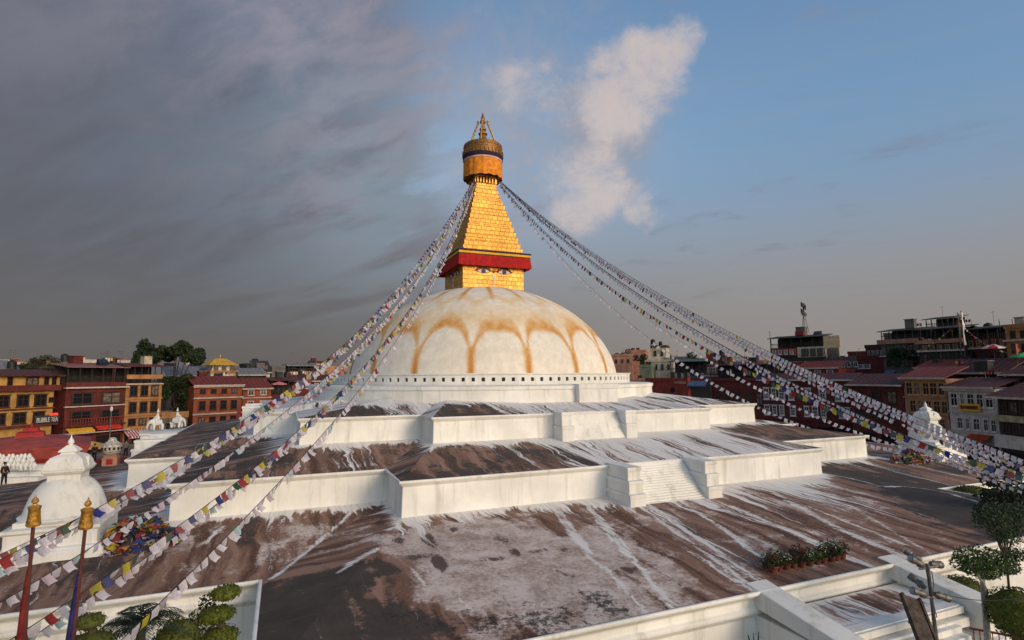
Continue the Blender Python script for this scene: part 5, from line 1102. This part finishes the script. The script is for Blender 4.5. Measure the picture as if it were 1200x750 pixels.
# palm
P = place(166, 722, 13.8); c = empty('palm', (P[0], P[1], P[2]-2.4), 0, 'dark green palm with arching fronds in front of the left wall', 'palm'); MB().tube([(0, 0, -.3), (.03, 0, 1.2), (0, 0, 2.2)], .13, 8, .1).build('trunk', BK, c)
rr = random.Random(3); fm = leafmat('palm_green', (.035, .055, .035))
for k in range(24):
    a = k*2.4; el = rr.uniform(.15, 1.2); L = rr.uniform(1.0, 1.35); m = MB(); pts = []
    for j in range(12):
        t = j/11; r0 = L*t*math.cos(el)*(1-.0*t); z = L*t*math.sin(el)-.75*L*t*t*(.6+.4*math.cos(el)); pts.append(Vector((r0*math.cos(a), r0*math.sin(a), 2.2+z)))
    m.tube(pts, .014, 4, .004)
    for j in range(1, 12):
        side = Vector((-math.sin(a), math.cos(a), 0)); p = pts[j]; fw = (pts[j]-pts[j-1]).normalized(); ll = .34*math.sin(math.pi*(j/12)**.8)+.08
        for s in (-1, 1):
            for h_ in (0, .5):
                p2 = p-fw*h_*.1; d = (side*s*.8+fw*.6+Vector((0, 0, -.35))).normalized(); m.add([p2, p2+d*ll*.5+fw*.02, p2+d*ll, p2+d*ll*.5-fw*.02], [(0, 1, 2, 3)])
    m.build('frond', fm, c)
# right bottom garden
P = place(1185, 568, 33); r_ = random.Random(8)
tree((P[0], P[1], 0), P[2]+1.6, [(r_.uniform(-1.3, 1.6), r_.uniform(-1, 1), P[2]+r_.uniform(-1.2, 1.1), r_.uniform(.4, .75)) for _ in range(16)], 'dark leafy tree at the right edge below the white flag strings', leafmat('glossy_dark_leaf', (.03, .045, .03)), nleaf=330, size=.13, seed=11, tr=.12, fb=.8)
for k, (u, v, lb) in enumerate(((1138, 577, 'left one of two beyond the lowest deck at right'), (1154, 580, 'right one of two beyond the lowest deck at right'))):
    P = place(u, v, 40); topiary((P[0], P[1], P[2]-1.5), [(0, 0, 1.4, 1.0, (1.1, 1, .55))], 'olive hedge bush, '+lb, L_olive, seed=12+k, size=.10, name='hedge_bush', n=500)
P = place(1176, 622, 20.5); tree((P[0], P[1], 0), P[2]+1.2, [(-.75, .1, P[2]+.35, .55), (.1, .1, P[2]+.75, .55), (.8, 0, P[2]+.1, .5), (1.2, 0, P[2]+.5, .5), (-.3, 0, P[2]+.1, .5), (-.9, 0, P[2]+.65, .5), (-.3, .2, P[2]+.55, .6), (.4, 0, P[2]+.5, .65), (.9, .2, P[2]+.5, .6), (-.1, 0, P[2]-.15, .5), (.5, .1, P[2]-.3, .5), (.3, 0, P[2]-.9, .45), (0, 0, P[2]-1.3, .4), (.8, 0, P[2]-.9, .4), (-1.25, 0, P[2]+.95, .28)], 'fine leaved juniper with a feathery spreading top at the right edge', L_jun, nleaf=1300, size=.05, seed=13, tr=.07, shell=0, squash=(1, 1, .6), nfork=9, fb=.86)
P = place(1150, 668, 19); tree((P[0], P[1], 0), P[2]+.4, [(-.85, 0, P[2]+.30, .45), (-.35, 0, P[2]+.38, .6), (.2, .1, P[2]+.36, .7), (.8, 0, P[2]+.2, .65), (1.2, 0, P[2]+.0, .55), (.4, .2, P[2]-.05, .6), (-.2, -.1, P[2]+.1, .55)], 'green cushion shaped tree with a pale bare trunk in the right garden', L_md, nleaf=1900, size=.05, seed=14, tr=.15, trunkm=PBK, shell=.1, squash=(1, 1, .55), trunk_top=.97, fb=.9)
P = place(1192, 715, 18); topiary((P[0], P[1], P[2]-1.6), [(0, 0, 1.5, .85, (1, 1, .95))], 'round yellow green clipped bush in the right corner', L_top, seed=15)
P = place(1128, 684, 25); topiary((P[0], P[1], P[2]-2.6), [(0, 0, 2.3, .85, (1.1, 1, .75)), (.4, .3, 1.6, .9, (1, 1, .8))], 'domed olive bush behind the tall right stair cheek', L_olive, seed=16)
P = place(1146, 712, 22.5); topiary((P[0], P[1], P[2]-1.6), [(0, 0, 1.5, .55, (1, 1, .95))], 'dark reddish clipped bush low behind the pale trunk', leafmat('russet_leaf', (.10, .05, .03)), seed=17, name='clipped_bush')
P = place(884, 748, 14.2); c = empty('cactus_plant', (P[0], P[1], P[2]-1.2), 0, 'small spiky dark plant at the bottom edge by the left stair cheek', 'plant'); m = MB()
for k in range(9): a = k*.9; m.tube([(0, 0, 0), (.08*math.cos(a), .08*math.sin(a), .8), (.16*math.cos(a), .16*math.sin(a), 1.25+.1*math.sin(k*3))], .03, 5, .008)
m.build('leaf_spikes', L_dk, c)

# row of potted flowers on the deck
pot = mat('terracotta', (.17, .05, .03), .8, 0, .2, 6); fl_y = mat('yellow_petals', (.7, .6, .12), .7, bump=0); fl_w = mat('white_petals', (.7, .68, .55), .7, bump=0); fl_r = mat('red_petals', (.28, .03, .02), .7, bump=0)
pm_ = MB(); pm_.lathe([(.13, 0), (.18, .26), (.205, .27), (.205, .33), (.16, .33), (.15, .28)], 14); potmesh = pm_.mesh('pot', pot); 
var = []
for k in range(5):
    rr = random.Random(k+50); m = MB(); leaves(m, (0, 0, .50), .34, 230, .055, rr, 0, .5, (1, 1, 1.0)); a = m.mesh('leaves', L_md if k % 2 else L_dk)
    m = MB(); leaves(m, (0, 0, .66), .26, 20+9*k, .035, rr, .5, .8, (1, 1, .6), aspect=.9); var.append((a, m.mesh('blossoms', (fl_y, fl_w, fl_r, fl_w, fl_r)[k])))
p0, p1 = onz(905, 668, ZC+.15), onz(993, 652, ZC+.15); cn = ['yellow', 'white', 'red', 'cream', 'dark red']; K = 0
for r in range(2):
    for i in range(11):
        t = (i+.25*r)/10.5; p = p0*(1-t)+p1*t; k = rng.randrange(5); t2 = rng.uniform(.72, 1.08)
        where = '%s from the left in the %s row' % (['first', 'second', 'third', 'fourth', 'fifth', 'sixth', 'seventh', 'eighth', 'ninth', 'tenth', 'eleventh'][i], ['front', 'back'][r])
        c = empty('potted_flower', (p[0]+rng.uniform(-.06, .06), p[1]+.36*r+rng.uniform(-.08, .08), ZC+.02), rng.uniform(0, 6), 'terracotta pot of %s flowers, %s' % (cn[k], where), 'flower pot', 'potted flowers in two rows on the lowest deck')
        c.scale = (t2, t2, t2); link('pot', potmesh, c); link('leaves', var[k][0], c); link('blossoms', var[k][1], c)

# ------------------------------------------------------------------ floodlight pole and ladder
P = place(1097, 745, 13.5); top = zat(P[0], P[1], 660); c = empty('floodlight_pole', (P[0], P[1], P[2]-3), 0, 'grey pole with two pairs of can floodlights beside the right stair', 'floodlight'); h = top-P[2]+3
lm = mat('grey_lamp_housing', (.16, .15, .14), .45, .4, .25, 6, .1); gl = mat('lamp_lens', (.30, .32, .34), .1, 0, .1, 3, 0, spec=.8)
MB().tube([(0, 0, 0), (.0, 0, h*.6), (-.12, 0, h)], .062, 10, .05).build('pole', lm, c)
right = Vector((RT0[0], RT0[1], 0)); back = Vector((FW[0], FW[1], 0)).normalized()
def flood(z, side, depth, tilt, far):
    f = MB(); f.lathe([(.06, 0), (.085, .05), (.10, .16), (.085, .30), (.10, .32), (.11, .36), (.115, .50), (.10, .505)], 18); o = f.build('floodlight', lm, c); autosmooth(o)
    o.scale = (.8, .8, .8); d = (right*side+back*depth+Vector((0, 0, tilt))).normalized(); o.rotation_euler = d.to_track_quat('Z', 'Y').to_euler(); o.location = tuple(right*(side*.10)+back*(far)+Vector((-.1*(z/h), 0, z)))
    MB().lathe([(.095, .506), (.06, .515), (.01, .52)], 18).build('lens', gl, o)
    MB().box(-.02, .02, -.12, .12, .12, .2).build('bracket', lm, o)
flood(h-.05, -1, -.1, .55, 0); flood(h+.02, -.6, .5, .5, .12); flood(h-.02, 1, .4, -.2, .05)
flood(h-.75, -1, -.1, .35, 0); flood(h-.62, -.4, .8, .5, .1); flood(h-.72, 1, .1, -.35, 0)
m = MB(); m.tube([tuple(right*-.22+Vector((-.1, 0, h-.12))), tuple(right*.25+Vector((-.1, 0, h-.06)))], .03, 6); m.tube([tuple(right*-.22+Vector((-.07, 0, h-.8))), tuple(right*.2+Vector((-.07, 0, h-.8)))], .03, 6); m.tube([(0.03, 0, h-.2), (.1, .02, h-.5), (.02, .03, h-.9), (.09, 0, h-1.3)], .012, 5); m.build('crossarm', lm, c)
A, Bq = at(1068, 702, 13.6), at(1092, 765, 12.6); A = Vector(A); Bq = Vector(Bq); dv = (A-Bq); Ln = dv.length
wd = mat('weathered_planks', (.085, .062, .052), .9, 0, .35, 4, .4, 16, .4)
c = empty('board_ladder', tuple(Bq), 0, 'old wooden board with metal rungs leaning against the landing by the pole', 'ladder'); fr = back*-1; sidev = dv.normalized().cross(fr).normalized(); up2 = dv.normalized(); nrm = sidev.cross(up2)
M3 = Matrix((sidev, nrm, up2)).transposed().to_4x4()
o = MB().box(-.22, .22, -.02, .02, 0, Ln).build('board', wd, c); o.matrix_local = M3
for s in (-1, 1): o = MB().box(s*.22-.03, s*.22+.03, -.06, .05, -.1, Ln+.08).build('side_rail', wd, c); o.matrix_local = M3
for k in range(4): o = MB().box(-.26, .26, -.085, -.05, Ln-.12-k*.52, Ln-.07-k*.52).build('rung', STL, c); o.matrix_local = M3
# thin wires from the pole
w = MB(); a = np.array(at(1097, 694, 13.5)); e = np.array(at(1230, 690, 15)); w.tube([tuple(a+(e-a)*t-np.array([0, 0, .5*4*t*(1-t)*.5])) for t in np.linspace(0, 1, 14)], .009, 5); tag(w.build('wire', BLK, None), 'thin black wire slung from the floodlight pole to the right', 'wire')
# red railing in the right garden
P0, P1 = onz(1140, 738, 3.0), onz(1215, 752, 3.0); dvec = P1-P0; L = np.linalg.norm(dvec[:2]); c = empty('red_railing', (P0[0], P0[1], 2.0), math.atan2(dvec[1], dvec[0]), 'dark red railing at the bottom right corner under the bushes', 'railing')
mr = mat('dark_red_iron', (.16, .03, .03), .6); m = MB(); 
for i in range(int(L/.18)): m.box(i*.18, i*.18+.03, -.015, .015, 0, 1)
m.build('bars', mr, c); MB().box(-.1, L, -.03, .03, 1.0, 1.07).build('top_rail', mr, c)

# ------------------------------------------------------------------ ceremonial banner poles, left foreground
def banner(ub_, vb_, ut, vt, d, lab, mt):
    T = Vector(at(ut, vt, d)); Bm = Vector(at(ub_, vb_, d*.995)); c = empty('banner_pole', tuple(Bm), 0, lab, 'banner pole', 'tall banner poles with golden finials'); v = T-Bm; L = v.length
    M = v.to_track_quat('Z', 'Y').to_matrix().to_4x4(); MF = M @ Matrix.Translation((0, 0, L)) @ Matrix.Scale(.84, 4) @ Matrix.Translation((0, 0, -L))
    pole = mat('maroon_pole', (.10, .03, .025), .6); o = MB().tube([(0, 0, 0), (0, 0, L)], .045, 8, .035).build('pole', pole, c); o.matrix_local = M
    o = MB().lathe([(.03, L-.02), (.15, L), (.165, L+.03), (.155, L+.10), (.14, L+.25), (.125, L+.43), (.14, L+.46), (.15, L+.5), (.05, L+.55), (.04, L+.58), (.085, L+.63), (.07, L+.69), (.025, L+.74), (.01, L+.82)], 20).build('finial', mat('hammered_gold', (.52, .27, .05), .4, .6, .4, 9, .5, 26), c); autosmooth(o); o.matrix_local = MF
    m = MB(); n = 26; vs = []; N = 14
    for j in range(n+1):
        t = j/n; z = L-.95-(L-.9)*t; w = .04+.13*min(1, t*1.3)**.8
        for i in range(N):
            a = 2*math.pi*i/N; r = w*(1+.25*math.sin(a*3+t*3))*.62; vs.append((r*math.cos(a)-.42*w, r*.5*math.sin(a), z))
    m.add(vs, [(j*N+i, j*N+(i+1) % N, (j+1)*N+(i+1) % N, (j+1)*N+i) for j in range(n) for i in range(N)]); o = m.build('furled_banner', mt, c, smooth=True); o.matrix_local = M
banner(24, 800, 39, 616, 12.2, 'tall pole with golden finial and furled red banner at the left edge', mat('furled_red', (.17, .014, .014), .85, 0, .5, 2.5))
banner(80, 800, 100, 619, 12.2, 'tall pole with golden finial and furled deep blue banner, right of the red one', mat('furled_blue', (.022, .02, .10), .85, 0, .5, 2.5))

def ondeck(u, v):              # point of the left deck, which climbs gently towards the middle terrace
    z = ZC
    for _ in range(12): p = onz(u, v, z); z = ZC+.9*max(0, min(1, (p[0]+44.8)/13))
    return p
# ------------------------------------------------------------------ left plaza: pavilion, burner, statues, people
red1 = mat('pavilion_red', (.30, .022, .022), .75, 0, .15, 1.5, .1, 10, .3)
P = at(36, 510, 50); c = empty('red_pavilion', (P[0], P[1], 0), .25, 'red pavilion with a shallow hipped roof at the left edge', 'pavilion'); ez_ = zat(P[0], P[1], 522); px = 50/643
m = MB(); w = 4.3
m.square([(w-.2, ez_-.9), (w-.05, ez_-.35), (w+.1, ez_), (w+.12, ez_+.1), (w*.55, ez_+.62), (1.0, ez_+.85), (1.0, ez_+.9)]); m.build('roof', mat('faded_red_roof', (.33, .06, .05), .6, 0, .2, 1, .1, 8, .4), c)
m = MB(); m.square([(1.0, ez_+.8), (.95, ez_+1.2), (.6, ez_+1.3), (.5, ez_+1.6)]); m.lathe([(.1, ez_+1.55), (.12, ez_+1.8), (.02, ez_+2.1)], 8); m.build('roof_lantern', red1, c)
m = MB(); m.square([(w-.5, ez_-2.2), (w-.5, ez_-.85)])
for k in range(34): x = -w+.5+k*(2*w-1)/33; m.box(x-.07, x+.07, -w+.38, -w+.5, ez_-1.15, ez_-.88)
m.build('valance', red1, c)
m = MB(); [m.box(x-.2, x+.2, y-.2, y+.2, 0, ez_-1) for x in (-w+.8, 0, w-.8) for y in (-w+.8, w-.8)]; m.build('column', red1, c)
# white balusters row (left of the chorten)
RN = ['bottom', 'middle', 'top']; KN = ['first', 'second', 'third', 'fourth', 'fifth', 'sixth', 'seventh', 'eighth', 'ninth']
for r in range(3):
    for k in range(9):
        P = at(-6+k*5.0+r*3.1+rng.uniform(-1.2, 1.2), 540+r*5.0+rng.uniform(-1.2, 1.2), 45-r*.8); lab = 'small white stone vase below the pavilion, %s from the left in the %s row' % (KN[k], ['top', 'middle', 'bottom'][r])
        c = MB(); c.lathe([(.16, 0), (.10, .12), (.21, .28), (.18, .4), (.08, .46), (.12, .52), (.02, .58)], 10); o = c.build('stone_vase', PL, None, smooth=True, loc=tuple(P)); tag(o, lab, 'vase', 'white stone vases in tight rows below the red pavilion')
P = at(16, 552, 44); m = MB(); m.box(-2.4, 2.2, -.6, 1.6, -4, -.45); m.box(-2.4, 2.2, .1, 1.6, -.45, -.1); m.box(-2.4, 2.2, .8, 1.6, -.1, .3); o = m.build('stepped_wall', PL, None, loc=tuple(P), rot=(0, 0, -.25)); tag(o, 'stepped white wall carrying the rows of small vases', 'wall')
# round ornate burner
P = ondeck(130, 545); burner_scale = .8; c = empty('incense_burner', tuple(P), 0, 'round white ornate burner on a red painted stand among the people', 'incense burner')
c.scale = (.8, .8, .8)
autosmooth(MB().lathe([(.55, 1.15), (.8, 1.3), (.98, 1.7), (1.0, 2.1), (.85, 2.3), (.9, 2.36), (.6, 2.6), (.42, 2.75), (.36, 3.0), (.2, 3.1)], 24).build('bowl', mat('tarnished_silver', (.55, .50, .42), .5, .2, .35, 5, .4, 14), c))
m = MB(); [m.lathe([(.12, 0), (.12, .05)], 10, (0, 0, 0)) for _ in range(0)]
m.square([(.72, 0), (.72, .9), (.6, 1.0), (.6, 1.2)]); m.build('stand', W_pnk, c); m = MB(); m.box(-.3, .3, -.76, -.70, .15, .75, 0); m.build('painted_panel', red1, c, rot=(0, .78, 0), loc=(-.3, 0, .45)) if False else m.build('painted_panel', red1, c)
for k in range(7): a = -math.pi/2+(k-3)*.42; MB().box(-.09, .09, -.03, .03, -.14, .14).build('dark_opening', DKI, c, loc=(1.0*math.cos(a), 1.0*math.sin(a), 1.9), rot=(0, 0, a+math.pi/2))  # solid blocks coloured near-black as the shade of holes
# lamp post
P = at(127, 535, 66); top = zat(P[0], P[1], 482); c = empty('street_lamp', (P[0], P[1], P[2]), 0, 'grey lamp post in front of the maroon cafe house', 'lamp post'); h = top-P[2]; MB().tube([(0, 0, 0), (0, 0, h)], .09, 8, .05).build('post', STL, c); MB().lathe([(.08, h), (.16, h+.15), (.14, h+.45), (.04, h+.6)], 10).build('lamp_head', F_wht, c)
# red pennant in front of the brick house
P = at(279, 500, 78); t = zat(P[0], P[1], 468); b0 = zat(P[0], P[1], 502); c = empty('red_flag', (P[0], P[1], b0-.5), .3, 'tall furled red flag in front of the brick house', 'flag'); MB().tube([(0, 0, 0), (0, 0, t-b0+.6)], .05, 6).build('pole', STL, c)
m = MB(); h = t-b0; m.add([(0, -.05, h), (.35, 0, h*.6), (.55, .1, 0), (-.5, 0, 0), (-.25, .05, h*.6)], [(0, 1, 2, 3, 4)]); m.build('cloth', mat('bright_red_flag', (.42, .015, .02), .8), c)

def skin_mesh(name, pts, edges, radii, m, parent, loc=None, lv=1):
    me = bpy.data.meshes.new(name); me.from_pydata(pts, edges, []); me.materials.append(m); o = link(name, me, parent, loc=loc)
    md = o.modifiers.new('skin', 'SKIN'); sv = me.skin_vertices[0].data if me.skin_vertices else None
    if sv is None:
        me.attributes.new('x', 'FLOAT', 'POINT')
    for i, r in enumerate(radii): me.skin_vertices[0].data[i].radius = (r if isinstance(r, tuple) else (r, r)); 
    me.skin_vertices[0].data[0].use_root = True
    s = o.modifiers.new('sub', 'SUBSURF'); s.levels = lv; s.render_levels = lv; md.use_smooth_shade = True
    return o
skn = mat('skin_tone', (.30, .16, .10), .6, bump=0); hairm = mat('black_hair', (.012, .010, .010), .6, bump=0)
def person(P, rz, lab, jacket, trousers, arm=0.2, step=.15, h=1.68):
    k = h/1.72; c = empty('person', tuple(P), rz, lab, 'person')
    pts = [(0, 0, .93), (0, 0, 1.15), (0, 0, 1.38), (0, 0, 1.50), (0, -.01, 1.60), (.17, 0, 1.40), (.24, -arm*.2, 1.15), (.22, -arm-.08, .95), (.22, -arm-.12, .87), (-.17, 0, 1.40), (-.24, 0, 1.15), (-.23, -.05, .93), (-.23, -.07, .84), (.09, 0, .88), (.10, -step*.6, .50), (.10, -step, .07), (.10, -step-.14, .03), (-.09, 0, .88), (-.10, step*.4, .48), (-.10, step, .07), (-.10, step-.14, .03), (0, -.01, 1.68)]
    ed = [(0, 1), (1, 2), (2, 3), (3, 4), (4, 21), (2, 5), (5, 6), (6, 7), (7, 8), (2, 9), (9, 10), (10, 11), (11, 12), (0, 13), (13, 14), (14, 15), (15, 16), (0, 17), (17, 18), (18, 19), (19, 20)]
    rad = [.12, .12, .13, .055, .09, .06, .048, .038, .035, .06, .048, .038, .035, .085, .06, .04, .035, .085, .06, .04, .035, .07]
    S = lambda L: [(x*k, y*k, z*k) for x, y, z in L]
    skin_mesh('body', S(pts), ed, [r*k for r in rad], skn, c)
    sel = [0, 1, 2, 5, 6, 7, 9, 10, 11]; idx = {s: i for i, s in enumerate(sel)}; skin_mesh('jacket', S([pts[i] for i in sel]), [(idx[a], idx[b]) for a, b in ed if a in idx and b in idx], [(rad[i]+.022)*k for i in sel], jacket, c)
    sel = [0, 13, 14, 15, 17, 18, 19]; idx = {s: i for i, s in enumerate(sel)}; skin_mesh('trousers', S([pts[i] for i in sel]), [(idx[a], idx[b]) for a, b in ed if a in idx and b in idx], [(rad[i]+.018)*k for i in sel], trousers, c)
    m = MB(); m.lathe([(.088*k, 1.60*k), (.10*k, 1.66*k), (.092*k, 1.74*k), (.05*k, 1.785*k), (.01, 1.79*k)], 12, (0, .015, 0)); m.build('hair', hairm, c, smooth=True)
blk = mat('black_cloth', (.018, .016, .02), .9); gryc = mat('grey_cloth', (.12, .12, .13), .9); mrn = mat('maroon_robe', (.12, .02, .03), .9); whc = mat('white_cloth', (.55, .52, .5), .9); bl = mat('blue_cloth', (.03, .05, .12), .9)
for u, v, d, rz, lab, a, b in ((110, 541, 57.5, .3, 'standing person in black with an arm held out on the left platform', blk, blk), (140, 538, 58.5, -1.2, 'person in dark clothes stepping beside the round burner', blk, gryc), (97, 533, 64, 1.4, 'person in a pale top near the tan parasols', whc, blk), (151, 526, 78, .2, 'person in dark red far back by the striped awning', mrn, blk), (4, 569, 41, 1.0, 'person in dark clothes at the left edge below the pavilion', blk, blk), (88, 531, 68, 2.4, 'person in blue behind the pale topped one', bl, blk), (147, 536, 60, .8, 'person with a white bag bending right of the burner', gryc, blk), (196, 508, 74, .1, 'person in black standing between the white statues', blk, blk)):
    P = ondeck(u, v) if (30 < u < 150 and v > 528) else at(u, v, d); person(P, rz, lab, a, b, .25 if 'arm' in lab else .1, .18 if 'step' in lab else .08)
# low maroon kerb painted along the edge of the area people stand on
q0, q1 = ondeck(76, 549), ondeck(170, 536); dv = q1-q0; L = float(np.hypot(dv[0], dv[1]))
o = MB().add([(0, 0, -.1), (L, 0, dv[2]-.1), (L, .35, dv[2]-.1), (0, .35, -.1), (0, 0, .22), (L, 0, dv[2]+.22), (L, .35, dv[2]+.22), (0, .35, .22)], [(3, 2, 1, 0), (4, 5, 6, 7), (0, 1, 5, 4), (1, 2, 6, 5), (2, 3, 7, 6), (3, 0, 4, 7)]).build('kerb', red1, None, loc=tuple(q0), rot=(0, 0, math.atan2(dv[1], dv[0]))); tag(o, 'low maroon kerb in front of the people on the left deck', 'kerb')
# white statues on their plinth
P = at(193, 505, 71); zp2 = P[2]; c = MB(); px = 71/643
c.square([(2.6, -5), (2.6, -.3), (2.75, -.2), (2.75, 0)]); o = c.build('statue_plinth', PL, None, loc=tuple(P), rot=(0, 0, .2)); bevel(o, .04); tag(o, 'white plinth under the two statues at the left stair head', 'plinth')
def statue(u, v, d, rz, lab, s=1.0):
    P = at(u, v, d); c = empty('elephant_statue', tuple(P), rz, lab, 'statue', 'white statues at the left stair head')
    pts = [(0, 0, 1.1), (.45, 0, 1.15), (.8, 0, 1.25), (1.05, 0, 1.05), (1.15, 0, .6), (1.18, 0, .25), (-.45, 0, 1.05), (.5, .3, .9), (.5, .32, .1), (.5, -.3, .9), (.5, -.32, .1), (-.5, .3, .85), (-.5, .32, .1), (-.5, -.3, .85), (-.5, -.32, .1)]
    ed = [(0, 1), (1, 2), (2, 3), (3, 4), (4, 5), (0, 6), (1, 7), (7, 8), (1, 9), (9, 10), (6, 11), (11, 12), (6, 13), (13, 14)]
    skin_mesh('elephant', [(x*s, y*s, z*s) for x, y, z in pts], ed, [r*s for r in (.42, .42, .3, .2, .11, .08, .38, .2, .16, .2, .16, .2, .16, .2, .16)], PL, c)
    pts = [(0, 0, 1.45), (0, 0, 1.85), (0, 0, 2.1), (0, 0, 2.3), (.25, .2, 1.75), (.4, .3, 1.4), (.25, -.2, 1.75), (.4, -.3, 1.4), (.25, .35, 1.2), (.25, -.35, 1.2)]
    skin_mesh('rider', [(x*s, y*s, z*s) for x, y, z in pts], [(0, 1), (1, 2), (2, 3), (1, 4), (4, 5), (1, 6), (6, 7), (0, 8), (0, 9)], [r*s for r in (.24, .22, .1, .16, .1, .08, .1, .08, .12, .12)], PL, c)
    autosmooth(MB().lathe([(.16*s, 2.38*s), (.1*s, 2.55*s), (.02*s, 2.85*s)], 10).build('crown', PL, c))
statue(184, 505, 70.5, -2.6, 'white elephant statue with a crowned rider, left one at the stair head', 1.0)
statue(207, 502, 71.5, -.4, 'white elephant statue with a rider, right one facing away', .95)
